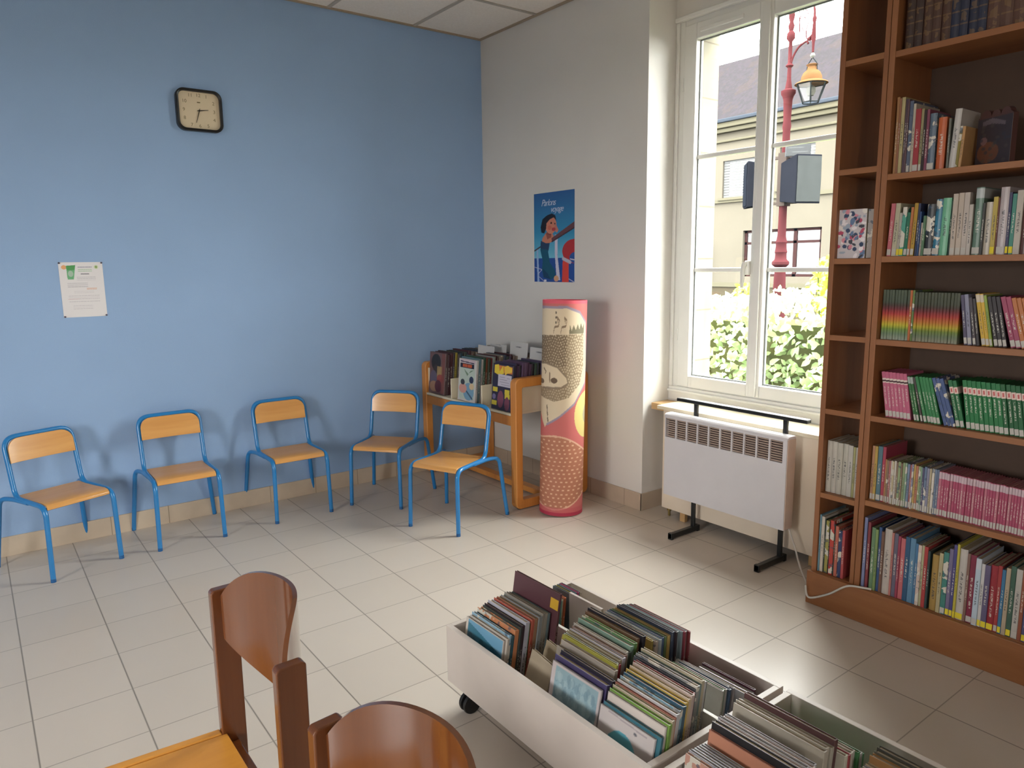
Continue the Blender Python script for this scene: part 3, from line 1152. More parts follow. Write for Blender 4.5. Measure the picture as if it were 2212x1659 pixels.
def tube_art(U, V):
    # U: arc length measured left to right across the face seen, 0 .. 2*pi*r ; V height
    C0 = PI * TRr * 0.5        # left silhouette
    Wd = PI * TRr              # visible half turn
    p = Paint(U, V, (200, 108, 104))
    a = (U - C0) / Wd          # 0 left edge, 1 right edge of the visible half
    t = V / TH
    x = 0.5 - 0.5 * np.cos(np.clip(a, 0, 1) * PI)      # apparent position, for laying out the drawing
    x = np.where(a < 0, a, np.where(a > 1, 1 + (a - 1), x))
    q = Paint(x, t, (200, 108, 104))
    cream = (218, 200, 170)
    q.poly([(-0.6, 0.965), (0.55, 0.968), (0.83, 0.945), (0.97, 0.90), (1.0, 0.70), (0.98, 0.62), (0.75, 0.53), (0.42, 0.47), (0.14, 0.43), (0.10, 0.415), (0.05, 0.44), (-0.02, 0.50), (-0.6, 0.6)], cream)
    q.line([(0.0, 0.967), (0.55, 0.970), (0.83, 0.947), (0.97, 0.90), (1.0, 0.70), (0.98, 0.62), (0.75, 0.53), (0.42, 0.47), (0.14, 0.43)], 0.012, (150, 140, 160), 0.9)
    fur = q.poly([(-0.3, 0.835), (0.3, 0.845), (0.92, 0.85), (0.93, 0.70), (0.86, 0.62), (0.62, 0.56), (0.30, 0.54), (0.02, 0.555), (-0.3, 0.60)], (150, 130, 104))
    # stippled coat
    rs = np.random.RandomState(11)
    t9 = t * 78 + 0.35 * np.sin(x * 21)
    gx, gy = np.floor(x * 19 + 0.5 * (np.floor(t9) % 2)), np.floor(t9)
    fx, fy = x * 19 + 0.5 * (np.floor(t9) % 2) - gx, t9 - gy
    h = np.abs(np.sin(gx * 12.9898 + gy * 78.233) * 43758.5453) % 1
    h2 = np.abs(np.sin(gx * 39.3 + gy * 11.1) * 24634.6) % 1
    dots = ((fx - 0.35 - 0.3 * h) ** 2 + (fy - 0.35 - 0.3 * h2) ** 2 < (0.16 + 0.26 * x) ** 2)
    q.put(fur & dots, (206, 190, 160), 0.85)
    q.put(fur & (~dots) & (x < 0.55) & (t > 0.70), (112, 94, 74), 0.6)
    # pale head lying in the coat
    head = q.poly([(-0.2, 0.70), (0.10, 0.715), (0.35, 0.70), (0.56, 0.655), (0.60, 0.625), (0.45, 0.605), (0.2, 0.60), (-0.2, 0.60)], cream)
    q.line([(0.0, 0.712), (0.10, 0.715), (0.35, 0.70), (0.56, 0.655), (0.60, 0.625), (0.45, 0.605), (0.05, 0.60)], 0.010, (130, 112, 92), 0.8)
    q.ell(0.29, 0.637, 0.075, 0.013, (104, 84, 66))
    q.ell(0.02, 0.628, 0.05, 0.012, (120, 100, 80))
    q.line([(0.06, 0.69), (0.11, 0.675), (0.09, 0.665)], 0.008, (120, 100, 80))
    for k in range(3):
        q.line([(0.19, 0.667 - 0.013 * k), (0.20, 0.660 - 0.013 * k)], 0.018, (126, 104, 84))
    # small standing figures, grass, footprints
    for bx in (0.26, 0.42):
        q.line([(bx, 0.855), (bx + 0.02, 0.88), (bx + 0.11, 0.885), (bx + 0.13, 0.91), (bx + 0.07, 0.925), (bx + 0.10, 0.90)], 0.010, (140, 118, 96))
    q.poly([(0.60, 0.85), (0.93, 0.852), (0.93, 0.90), (0.90, 0.875), (0.86, 0.90), (0.83, 0.87), (0.79, 0.895), (0.75, 0.868), (0.70, 0.89), (0.66, 0.865), (0.62, 0.89)], (120, 112, 88))
    for k in range(3):
        q.ell(0.31, 0.945 - 0.022 * k, 0.016, 0.006, (100, 88, 74))
        q.line([(0.14 + 0.01 * k, 0.515 - 0.028 * k), (0.15 + 0.01 * k, 0.505 - 0.028 * k)], 0.018, (104, 88, 72))
    # yellow oval at the right
    q.ell(1.12, 0.475, 0.36, 0.118, (222, 205, 130))
    q.ell(1.05, 0.475, 0.10, 0.05, (150, 150, 150), 0.6)
    # brown oval with pale dashes
    q.ell(0.33, 0.205, 0.82, 0.178, (222, 178, 150))
    m = ((x - 0.33) / 0.80) ** 2 + ((t - 0.205) / 0.170) ** 2 < 1
    q.put(m, (180, 118, 92))
    ry = np.floor(t * 52)
    u2 = x * 8.5 + 0.5 * (ry % 2) + 0.3 * np.sin(ry)
    d = (np.abs(u2 - np.floor(u2) - 0.5) < 0.2) & (np.abs(t * 52 - ry - 0.5) < 0.17)
    q.put(m & d, (226, 184, 152), 0.9)
    q.rect(-2, 3, 0.0, 0.018, (176, 50, 76))
    q.rect(-2, 3, 0.018, 0.04, (196, 90, 96), 0.6)
    q.rect(-2, 3, 0.985, 1.01, (220, 92, 108))
    return q.c


def tube_wrap(U, V):
    # angle 0 faces the viewer side; U grows to the right seen from outside
    a = U / TRr
    ang = -PI / 2 - PI + a
    return np.stack([TRr * np.cos(ang), TRr * np.sin(ang), V], -1)


tb = tag(empty('cardboard_tube', (-0.376, -1.290, 0.0)), 'tall pink cardboard tube printed with a dotted animal drawing, leaning by the comic trolley', 'tube')
vdir = math.atan2(-1.290 - CAM[1], -0.376 - CAM[0])
tb.rotation_euler = (0, R(1.6), 0)
to = painted('printed_wrap', 2 * PI * TRr, TH, 300, 440, tube_art, M['print_matte'], tb, wrap=tube_wrap)
to.rotation_euler = (0, 0, vdir - PI / 2)
mb = MB()
mb.lathe([(TRr - 0.006, 0.002), (TRr - 0.0005, 0.002), (TRr - 0.0005, TH - 0.001), (TRr - 0.006, TH - 0.001)], 48, 0, caps=False)
mb.lathe([(TRr - 0.006, TH - 0.001), (TRr - 0.006, 0.002)], 48, 0, caps=False)
mb.build('inner_tube', plain('pink_card_edge', srgb(216, 96, 112), 0.7), tb, smooth=True)
mb = MB()
mb.lathe([(TRr - 0.007, 0.004), (TRr - 0.007, 0.008)], 32)
mb.build('base_disc', plain('brown_card', srgb(150, 110, 90), 0.8), tb)
tb.location.z = 0.0038

# ------------------------------------------------------------------ small school chairs
CR = 0.0118


def make_school_chair():
    t = empty('school_chair', (0, 0, 0))     # forward = +x
    zs = 0.366
    # one bent tube: front legs, seat rails, uprights, top loop
    left = [(0.218, 0.166, 0.004), (0.208, 0.160, zs), (-0.075, 0.160, zs + 0.002), (-0.138, 0.160, 0.662)]
    pts = [Vector(p) for p in left]
    full = pts + [Vector((p.x, -p.y, p.z)) for p in reversed(pts)]
    path = arc_path(full, [0.055, 0.05, 0.062, 0.062, 0.05, 0.055], 7)
    mb = MB()
    mb.tube(path, CR, 12)
    mb.build('frame_tube', M['blue_tube'], t, smooth=True)
    # rear legs: hump behind the seat and down to the floor
    for s in (1, -1):
        mb = MB()
        rp = [(0.05, 0.160 * s, zs - 0.003), (-0.10, 0.168 * s, zs - 0.004), (-0.178, 0.190 * s, zs - 0.012), (-0.214, 0.221 * s, 0.004)]
        mb.tube(arc_path(rp, [0.05, 0.055], 7), CR, 12)
        mb.build('rear_leg', M['blue_tube'], t, smooth=True)
    for xx in (0.186,):
        mb = MB()
        mb.tube([(xx, -0.155, zs - 0.016), (xx, 0.155, zs - 0.016)], 0.008, 10)
        mb.build('cross_bar', M['blue_tube'], t, smooth=True)
    # seat: dished ply with a rolled front edge
    prof = [(0.204, zs - 0.018), (0.203, zs - 0.006), (0.192, zs + 0.006), (0.165, zs + 0.011), (0.08, zs + 0.008), (-0.02, zs + 0.006), (-0.085, zs + 0.010)]
    mb = MB()
    th = 0.008
    W = 0.148
    vs, fs = [], []
    n = len(prof)
    for (x, z) in prof:
        for y in (-W, W):
            vs.append((x, y, z))
    for (x, z) in prof:
        dx = -th if x > 0.2 else 0
        for y in (-W, W):
            vs.append((x + dx, y, z - (0 if dx else th)))
    for i in range(n - 1):
        a = 2 * i
        b = 2 * n + 2 * i
        fs += [(a, a + 1, a + 3, a + 2), (b, b + 2, b + 3, b + 1), (a, a + 2, b + 2, b), (a + 1, b + 1, b + 3, a + 3)]
    fs += [(0, 2 * n, 2 * n + 1, 1), (2 * n - 2, 2 * n - 1, 4 * n - 1, 4 * n - 2)]
    mb.add(vs, fs)
    mb.build('seat', M['beech'], t, smooth=True, bevel=0.002)
    # backrest: rounded ply filling the top loop, slightly curved
    top, bot, hw = 0.656, 0.538, 0.153
    outline = []
    r = 0.055
    for k in range(9):
        a = R(90 * k / 8)
        outline.append((hw - r + r * math.cos(a), top - r + r * math.sin(a)))
    for k in range(9):
        a = R(90 + 90 * k / 8)
        outline.append((-hw + r + r * math.cos(a), top - r + r * math.sin(a)))
    # grid: columns across, follow outline top
    nx = 24
    mb = MB()
    vs, fs = [], []

    def ztop(y):
        ay = abs(y)
        if ay < hw - r:
            return top
        return top - r + math.sqrt(max(r * r - (ay - (hw - r)) ** 2, 0))
    cols = [math.sin(R(-90 + 180 * i / nx)) * hw for i in range(nx + 1)]
    for side in (0, 1):
        for y in cols:
            zt = ztop(y)
            for z in (bot, (bot + zt) / 2, zt):
                lean = -0.085 - (z - 0.40) * 0.178
                cur = -0.010 * (1 - (y / hw) ** 2)
                vs.append((lean + cur + 0.010 + (0.0075 if side == 0 else 0), y, z))
    nn = 3 * (nx + 1)
    for i in range(nx):
        for j in range(2):
            a = i * 3 + j
            fs.append((a, a + 3, a + 4, a + 1))
            fs.append((nn + a, nn + a + 1, nn + a + 4, nn + a + 3))
        a = i * 3
        fs.append((a, nn + a, nn + a + 3, a + 3))
        fs.append((a + 2, a + 5, nn + a + 5, nn + a + 2))
    fs += [(0, 1, nn + 1, nn), (1, 2, nn + 2, nn + 1)]
    e = nx * 3
    fs += [(e, nn + e, nn + e + 1, e + 1), (e + 1, nn + e + 1, nn + e + 2, e + 2)]
    mb.add(vs, fs)
    mb.build('backrest', M['beech'], t, smooth=True, bevel=0.0015)
    for (x, y, sx) in ((0.218, 0.166, 1), (0.218, -0.166, 1), (-0.214, 0.221, -1), (-0.214, -0.221, -1)):
        mb = MB()
        mb.lathe([(0.0118, 0.0), (0.0118, 0.016), (0.0108, 0.019)], 14, 0, Matrix.Translation((x, y, 0)))
        mb.build('foot_cap', plain('blue_foot_cap', srgb(20, 84, 140), 0.5) if 'blue_foot_cap' not in bpy.data.materials else bpy.data.materials['blue_foot_cap'], t, smooth=True)
    return t


sc0 = make_school_chair()
spots = [((-2.845, -0.272), -69.3, 'leftmost blue tube school chair against the blue wall, wooden seat and back'),
         ((-2.265, -0.222), -90.5, 'second blue school chair from the left, between the leftmost and middle chairs'),
         ((-1.633, -0.206), -90.8, 'middle blue school chair of the row, third from the left by the wall'),
         ((-1.046, -0.388), -142.0, 'blue school chair in the corner, partly behind the front chair beside the trolley'),
         ((-0.952, -1.021), -157.6, 'blue school chair standing forward of the comic trolley, nearest the printed tube')]
for i, ((x, y), a, lb) in enumerate(spots):
    o = sc0 if i == 0 else copy_tree(sc0)
    o.location = (x, y, 0)
    o.rotation_euler = (0, 0, R(a))
    tag(o, lb, 'chair', 'small school chairs along the wall')

# ------------------------------------------------------------------ brown stained chairs in the foreground


def make_wood_chair():
    t = empty('wooden_chair', (0, 0, 0))       # forward = -x, posts at x 0
    hw = 0.200
    ZP = 0.775
    for s in (1, -1):
        mb = MB()
        # flat board rear post, slightly raked top corner
        prof = [(-0.020, 0.0), (0.030, 0.0), (0.034, 0.40), (0.036, ZP - 0.006), (0.030, ZP), (-0.014, ZP), (-0.020, ZP - 0.006), (-0.020, 0.40)]
        mb.prism(prof, 1, s * hw - 0.012, s * hw + 0.012)
        mb.build('rear_post', M['brown_chair'], t, bevel=0.0035, seg=3)
        mb = MB()
        fy = s * (hw + 0.030)
        mb.box(-0.385, -0.335, fy - 0.013, fy + 0.013, 0.0, 0.425)
        mb.build('front_leg', M['brown_chair'], t, bevel=0.004)
        mb = MB()
        mt = Matrix(((1, 0, 0, 0), (-s * 0.078, 1, 0, 0), (0, 0, 1, 0), (0, 0, 0, 1)))
        mb.box(-0.385, -0.02, s * (hw + 0.0) - 0.011, s * (hw + 0.0) + 0.011, 0.375, 0.436, 0, mt)
        mb.build('side_rail', M['seat_wood'], t, bevel=0.003)
    # seat between the rails
    mb = MB()
    mb.prism([(-0.395, -hw - 0.017), (-0.010, -hw + 0.012), (-0.010, hw - 0.012), (-0.395, hw + 0.017)], 2, 0.420, 0.4335)
    mb.build('seat', M['seat_wood'], t, bevel=0.002)
    mb = MB()
    mb.box(-0.375, -0.355, -hw - 0.015, hw + 0.015, 0.37, 0.419)
    mb.build('front_rail', M['brown_chair'], t, bevel=0.003)
    mb = MB()
    mb.box(-0.005, 0.015, -hw + 0.012, hw - 0.012, 0.36, 0.41)
    mb.build('rear_rail', M['brown_chair'], t, bevel=0.003)
    # bowed backrest panel with an arched top, let into the posts
    nx, nz = 40, 10
    W = hw - 0.012
    vs, fs = [], []
    for side in (0, 1):
        for i in range(nx + 1):
            u = math.sin(R(-90 + 180 * i / nx))
            y = u * W
            x = 0.004 + 0.083 * (1 - u * u) ** 1.25
            zt = ZP - 0.014 + 0.074 * (1 - abs(u) ** 4.5)
            zb = 0.662 - 0.100 * (1 - u * u)
            for j in range(nz + 1):
                z = zb + (zt - zb) * j / nz
                # normal approximately across the bow
                dxdu = -0.078 * 1.25 * 2 * u * max(1 - u * u, 0.0) ** 0.25
                nv = Vector((1, -dxdu / W, 0)).normalized() * (0.0045 if side else -0.0045)
                vs.append((x + nv.x, max(-W, min(W, y + nv.y)), z))
    nn = (nx + 1) * (nz + 1)
    for i in range(nx):
        for j in range(nz):
            a = i * (nz + 1) + j
            b = a + nz + 1
            fs.append((a, a + 1, b + 1, b))
            fs.append((nn + a, nn + b, nn + b + 1, nn + a + 1))
        a = i * (nz + 1)
        b = a + nz + 1
        fs.append((a, b, nn + b, nn + a))
        a, b = a + nz, b + nz
        fs.append((a, nn + a, nn + b, b))
    for j in range(nz):
        fs.append((j, nn + j, nn + j + 1, j + 1))
        a = nx * (nz + 1) + j
        fs.append((a, a + 1, nn + a + 1, nn + a))
    mb = MB()
    mb.add(vs, fs)
    mb.build('backrest', M['brown_panel'], t, smooth=True)
    for s in (1, -1):
        mb = MB()
        mb.lathe([(0.0045, 0), (0.0045, 0.002), (0.002, 0.003)], 12, 0, Matrix.Translation((0.008, s * (hw - 0.012), 0.72)) @ Matrix.Rotation(R(90 * s), 4, 'X'))
        mb.build('screw_head', M['black_metal'], t)
    return t


wc = make_wood_chair()
wc.location = (-2.748, -3.078, 0)
wc.rotation_euler = (0, 0, R(0.5))
tag(wc, 'brown wooden chair in the foreground showing its honey coloured seat and curved back', 'chair', 'brown wooden chairs in the foreground')
wc2 = copy_tree(wc)
TH2 = R(5)
p1 = Vector((-2.760, -3.478))
ctr2 = p1 + Vector((math.sin(TH2), -math.cos(TH2))) * 0.2
wc2.location = (ctr2.x, ctr2.y, 0)
wc2.rotation_euler = (0, 0, TH2)
tag(wc2, 'brown wooden chair cut by the lower edge, only its arched curved back in view', 'chair', 'brown wooden chairs in the foreground')

# ------------------------------------------------------------------ books
MESHES = {}


def book_mesh(t, h, d, rounded=False):
    """spine faces -x, thickness along y, height along z; slot 0 cover, slot 1 pages"""
    key = (round(t, 3), round(h, 3), round(d, 3), rounded)
    if key in MESHES:
        return MESHES[key]
    mb = MB()
    c = min(0.0020, t * 0.12)
    rec = 0.003
    if rounded:
        sp = [(0.004, -t / 2), (0.0012, -t / 2 * 0.6), (0, 0), (0.0012, t / 2 * 0.6), (0.004, t / 2)]
    else:
        sp = [(0.0012, -t / 2), (0, -t / 2 + 0.0012), (0, t / 2 - 0.0012), (0.0012, t / 2)]
    poly = [(d, -t / 2)] + sp + [(d, t / 2), (d, t / 2 - c), (sp[-1][0] + c, t / 2 - c), (sp[0][0] + c, -t / 2 + c), (d, -t / 2 + c)]
    mb.prism([(p[0], p[1]) for p in reversed(poly)], 2, 0, h, 0)
    mb.box(sp[0][0] + c * 0.5, d - rec, -t / 2 + c, t / 2 - c, rec, h - rec, 1)
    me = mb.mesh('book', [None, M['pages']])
    MESHES[key] = me
    return me


MESH_STYLE = {}


def make_book(name, t, h, d, color, style='plain', rounded=False):
    key = (round(t, 3), round(h, 3), round(d, 3), rounded, style)
    if key not in MESH_STYLE:
        me = book_mesh(t, h, d, rounded).copy()
        me.materials[0] = CM[style]
        MESH_STYLE[key] = me
    o = bpy.data.objects.new(name, MESH_STYLE[key])
    COL.objects.link(o)
    g_ = sum(color) / 3.0
    o.color = srgb(*[0.93 * (v * 0.86 + g_ * 0.14) for v in color])
    return o


LAB = {}


def add_label(o, t, z0=0.004, hh=0.022, mat='label_white'):
    w_ = max(t - 0.002, 0.003)
    key = (round(w_, 3), hh, mat)
    if key not in LAB:
        mb = MB()
        mb.box(-0.0006, 0.0, -w_ / 2, w_ / 2, 0, hh)
        LAB[key] = mb.mesh('spine_label', M[mat])
    c = bpy.data.objects.new('spine_label', LAB[key])
    COL.objects.link(c)
    c.parent = o
    c.location = (-0.0002, 0, z0)
    return c


CN = {}


def row(y_start, z, items, where, group, xs=-0.288, jit=0.006, kind='book', dd=0.2):
    """books standing side by side from y_start towards -y; items: (thickness, height, colour, name, style, lean, label, yellow)"""
    y = y_start
    i = 0
    pl = 0.0
    for it in items:
        t, h, col, cn = it[:4]
        style = it[4] if len(it) > 4 else 'plain'
        lean = it[5] if len(it) > 5 else 0
        lb = it[6] if len(it) > 6 else None
        if cn is None:      # a gap
            y -= t
            continue
        t2 = t - 0.0006
        d = min(dd, h * 0.78)
        o = make_book(kind, t2, h, d, col, style, t > 0.02)
        xj = xs + random.uniform(0, jit)
        la = R(lean)
        if lean > pl:
            y -= h * (math.tan(la) - math.tan(R(pl))) * 0.93
        pl = lean
        # lean turns the top towards +y (left in view); the row runs towards -y
        wy = t2 * math.cos(la)
        base = y - t2 / 2 / math.cos(la) if lean >= 0 else y - t2 / 2 / math.cos(la)
        o.location = (xj, base, z + abs(math.sin(la)) * t2 / 2 + 0.0004)
        o.rotation_euler = (-la, 0, 0)
        y -= t / math.cos(la)
        if lb:
            add_label(o, t2, mat='label_yellow' if lb == 'y' else 'label_white')
        size = 'thin' if t < 0.011 else ('thick' if t > 0.024 else 'slim')
        tag(o, '%s, %s from the left %s' % (cn if cn.split()[0] in ('wide', 'thin') else size + ' ' + cn, nth(i), where), 'book', group)
        i += 1
    return y


# ------------------------------------------------------------------ the bookcase
SX = -0.312         # front edges
ZS = [0.147, 0.515, 0.862, 1.166, 1.483, 1.787, 2.222, 2.62]
bk = tag(empty('narrow_bookcase', (-0.16, -2.96, 0)), 'narrow brown wooden bookcase column beside the window, left of the wide bookcase', 'bookcase')
bk2 = tag(empty('wide_bookcase', (-0.16, -3.5, 0)), 'wide brown wooden bookcase full of books at the right edge', 'bookcase')
TOPZ = 2.86
SB = -0.012


def bcase(root, y0, y1, zsh, left_t=0.026, right_t=0.016, back='shelf_back'):
    mb = MB()
    mb.box(SX, SB, y0 - left_t, y0, 0.0, TOPZ)
    rel(mb, root).build('side_panel', M['shelf_wood'], root, bevel=0.0015)
    mb = MB()
    mb.box(SX, SB, y1, y1 + right_t, 0.0, TOPZ)
    rel(mb, root).build('side_panel', M['shelf_wood'], root, bevel=0.0015)
    mb = MB()
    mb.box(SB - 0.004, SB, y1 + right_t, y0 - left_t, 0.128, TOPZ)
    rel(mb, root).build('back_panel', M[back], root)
    mb = MB()
    mb.box(SX, SB, y1, y0, TOPZ, TOPZ + 0.02)
    rel(mb, root).build('top_panel', M['shelf_wood_h'], root)
    for z in zsh:
        mb = MB()
        mb.box(SX + 0.001, SB - 0.004, y1 + right_t, y0 - left_t, z - 0.022, z)
        rel(mb, root).build('shelf', M['shelf_wood_h'], root, bevel=0.001)


YA, YB, YC = -2.874, -3.062, -4.10
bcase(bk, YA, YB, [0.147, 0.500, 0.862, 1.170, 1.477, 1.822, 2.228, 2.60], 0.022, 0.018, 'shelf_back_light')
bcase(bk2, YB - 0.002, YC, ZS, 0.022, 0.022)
mb = MB()
mb.box(SX - 0.019, SX - 0.001, YC, YA + 0.008, 0.0, 0.146)
pl_ = mb.build('bookcase_plinth', M['shelf_wood_h'], bevel=0.002)
tag(pl_, 'long brown wooden plinth board under the two bookcases along the floor', 'plinth')

SG = (100, 66, 40)
yb0 = -3.0885
BR, NV = (92, 58, 46), (44, 52, 82)
row(yb0 - 0.014, ZS[6], [(0.030, 0.262, (70, 48, 44), 'dark brown leather volume', 'leather')] * 2 + [(0.031, 0.262, BR, 'brown leather volume with gold bands', 'leather')] * 3 +
    [(0.0285, 0.258, NV, 'navy leather volume with gold figures', 'leather')] * 4 + [(0.039, 0.262, (112, 74, 60), 'brown tooled leather volume', 'leather')] * 6 +
    [(0.030, 0.255, (88, 52, 50), 'dark red leather volume', 'leather')] * 9,
    'on the top shelf', 'old volumes on the top shelf', dd=0.17)
row(yb0 - 0.004, ZS[5], [(0.010, 0.275, (192, 138, 86), 'tan picture book'), (0.007, 0.270, (176, 112, 80), 'orange brown picture book'), (0.013, 0.272, (206, 190, 130), 'pale yellow album', 'plain'),
    (0.009, 0.264, (96, 70, 84), 'plum album'), (0.007, 0.262, (110, 78, 84), 'dull purple album'), (0.013, 0.254, (92, 104, 130), 'grey blue album', 'print', 0, 'w'), (0.010, 0.243, (206, 196, 172), 'cream album'),
    (0.020, 0.222, (192, 52, 60), 'red album in white edging', 'plain', 0, 'w'), (0.011, 0.220, (170, 160, 110), 'olive album', 'plain', 0, 'w'), (0.010, 0.214, (60, 44, 38), 'dark brown book'),
    (0.010, 0.214, (150, 70, 96), 'magenta book'), (0.024, 0.198, (96, 116, 136), 'blue grey novel', 'print', 0, 'w'), (0.005, 0, None, None), (0.028, 0.180, (226, 104, 44), 'orange novel', 'plain'),
    (0.008, 0, None, None), (0.008, 0.172, (120, 122, 110), 'grey book'), (0.022, 0.200, (214, 208, 200), 'white novel with red lettering', 'plain', -3), (0.010, 0.140, (150, 132, 50), 'mustard book', 'print', -3),
    (0.010, 0.138, (214, 160, 96), 'peach book', 'plain', -3)],
    'on the half empty shelf', 'books on the half empty shelf')
row(yb0 - 0.002, ZS[4], [(0.016, 0.196, (222, 110, 122), 'pink novel', 'plain', -2, 'w'), (0.018, 0.196, (206, 200, 166), 'cream grey novel', 'plain', -2, 'w'), (0.011, 0.160, (196, 188, 172), 'pale grey book', 'plain', -2, 'y'),
    (0.016, 0.180, (78, 170, 146), 'turquoise novel', 'print', -2, 'y'), (0.013, 0.160, (40, 130, 96), 'dark green novel', 'plain', -2, 'w'), (0.010, 0.178, (222, 130, 70), 'orange novel', 'plain', -2, 'w'),
    (0.014, 0.192, (206, 160, 40), 'mustard yellow novel', 'plain', -2, 'w'), (0.009, 0.190, (54, 62, 100), 'navy novel', 'plain', -1), (0.006, 0.16, (50, 90, 150), 'blue book', 'plain', -1), (0.008, 0.120, (206, 190, 176), 'beige pocket book', 'plain', -1),
    (0.010, 0.144, (96, 140, 100), 'green pocket book', 'plain', -1), (0.028, 0.184, (54, 58, 62), 'black green novel', 'print', -1, 'w'), (0.024, 0.200, (48, 128, 160), 'blue novel with yellow patches', 'print', -1, 'w'),
    (0.028, 0.202, (122, 206, 160), 'mint green novel', 'plain', -1), (0.006, 0.19, (30, 70, 50), 'deep green book', 'plain', 0), (0.017, 0.214, (214, 196, 178), 'cream series novel', 'plain', 0, 'w'), (0.018, 0.216, (214, 196, 178), 'cream series novel', 'plain', 0, 'w'),
    (0.018, 0.216, (212, 198, 186), 'cream series novel', 'plain', 0, 'w'), (0.013, 0.174, (214, 204, 192), 'white pocket book', 'plain', 0), (0.004, 0, None, None), (0.026, 0.230, (104, 136, 118), 'sage green novel', 'top_dark', 0, 'w'),
    (0.009, 0.176, (70, 70, 66), 'dark grey book'), (0.022, 0.178, (212, 200, 180), 'cream novel', 'plain', 0), (0.015, 0.194, (214, 186, 70), 'yellow topped book', 'plain', 0, 'y'), (0.005, 0.19, (130, 70, 60), 'rust book'),
    (0.026, 0.224, (206, 192, 192), 'off white novel', 'plain', 0, 'w'), (0.010, 0.205, (54, 54, 100), 'indigo novel', 'plain', 0, 'y'), (0.014, 0.2, (60, 150, 130), 'teal novel', 'plain', 0, 'y'), (0.02, 0.21, (206, 196, 180), 'cream novel', 'plain', 0), (0.022, 0.19, (110, 70, 60), 'chestnut novel'), (0.018, 0.2, (60, 80, 120), 'denim blue novel', 'plain', 0, 'w'), (0.02, 0.206, (206, 200, 190), 'ivory novel'), (0.022, 0.19, (160, 60, 60), 'red novel'), (0.02, 0.2, (80, 120, 90), 'fern green novel'), (0.02, 0.2, (200, 170, 90), 'honey novel')],
    'on the mixed novel shelf', 'novels on the middle shelf')
rb = [(0.0112, 0.190, (255, 255, 255), 'rainbow striped paperback with green top', 'rainbow')] * 9
rb2 = [(0.0112, 0.183, (235, 215, 200), 'rainbow striped paperback with brown top', 'rainbow')] * 14
row(yb0 - 0.002, ZS[3], rb + [(0.009, 0.190, (214, 110, 50), 'orange red paperback'), (0.008, 0.190, (110, 140, 70), 'mixed green paperback', 'print')] + rb2 +
    [(0.012, 0.178, (92, 84, 116), 'dark violet paperback', 'plain', 8, 'w'), (0.014, 0.180, (150, 150, 176), 'pale violet paperback', 'plain', 8, 'w'), (0.011, 0.170, (84, 74, 80), 'charcoal paperback', 'plain', 9, 'w'), (0.010, 0.166, (70, 64, 66), 'black paperback', 'plain', 9),
     (0.014, 0.184, (222, 176, 40), 'yellow paperback', 'top_dark', 11, 'w'), (0.012, 0.184, (222, 176, 40), 'yellow paperback', 'top_dark', 11, 'w'), (0.010, 0.180, (150, 180, 60), 'lime green paperback', 'plain', 11, 'w')] +
    [(0.013, 0.176, (52, 44, 46), 'black paperback', 'plain', 12, 'w')] * 3 + [(0.016, 0.178, (180, 60, 100), 'crimson paperback', 'plain', 15, 'w')] * 2 + [(0.014, 0.175, (214, 120, 50), 'orange paperback', 'plain', 15, 'w')] * 4 + [(0.014, 0.178, (60, 70, 120), 'navy paperback', 'plain', 15, 'w')] * 8,
    'on the rainbow shelf', 'paperbacks on the rainbow shelf')
GR = (30, 128, 66)
row(yb0 - 0.018, ZS[2], [(0.0135, 0.178, (206, 96, 130), 'rose pink paperback with white band', 'band_top', 9, 'w')] * 7 + [(0.010, 0.172, (50, 120, 60), 'dark topped green paperback', 'top_dark', 13, 'w')] * 2 + [(0.009, 0.170, (90, 80, 76), 'brown green paperback', 'plain', 14, 'w')] +
    [(0.0115, 0.176, (56, 150, 84), 'bright green paperback with red band', 'plain', 15, 'w')] * 5 + [(0.013, 0.180, (74, 96, 150), 'blue paperback', 'print', 18)] * 3 +
    [(0.014, 0.174, (40, 122, 70), 'green paperback with pink label', 'band_label', 14, 'w')] * 2 + [(0.006, 0, None, None)] +
    [(0.0150, 0.178, GR, 'deep green paperback with white label', 'band_label', 9, 'w')] * 8 + [(0.0150, 0.178, (20, 100, 50), 'dark green paperback with white label', 'band_label', 9, 'w')] * 16,
    'on the green shelf', 'paperbacks on the green shelf')
past = [((206, 130, 96), 'peach booklet'), ((150, 120, 96), 'brown booklet'), ((150, 150, 176), 'lilac booklet'), ((96, 90, 130), 'violet booklet'), ((130, 150, 180), 'pale blue booklet'), ((206, 190, 150), 'cream booklet'),
        ((150, 170, 120), 'sage booklet'), ((216, 180, 96), 'yellow booklet'), ((190, 110, 110), 'rose booklet'), ((110, 130, 160), 'slate blue booklet'), ((224, 214, 200), 'white booklet'), ((140, 176, 150), 'mint booklet')]
rs = random.Random(4)
thin = []
for k in range(24):
    c, nme = past[(k * 5 + rs.randint(0, 3)) % len(past)]
    thin.append((rs.choice([0.007, 0.008, 0.0095]), 0.176 + rs.uniform(-0.003, 0.003), c, nme, 'plain' if k % 3 else 'print', 0, 'w'))
row(yb0 - 0.002, ZS[1], [(0.011, 0.222, (206, 150, 110), 'peach album', 'plain', 0, 'w'), (0.011, 0.222, (214, 176, 80), 'yellow album', 'plain', 0, 'w'), (0.018, 0.224, (86, 128, 144), 'grey blue album', 'plain', 0, 'w'), (0.013, 0.224, (190, 60, 84), 'crimson album', 'plain', 0, 'w'),
    (0.006, 0.176, (206, 150, 90), 'orange booklet', 'plain', 0, 'w')] + thin + [(0.0095, 0.172 - 0.0002 * k, (184, 70, 104) if k % 4 else (200, 110, 130), 'raspberry pink booklet with light top' if k % 4 else 'pale raspberry booklet', 'top_dark', 0, 'w') for k in range(42)],
    'on the booklet shelf', 'booklets on the thin shelf')
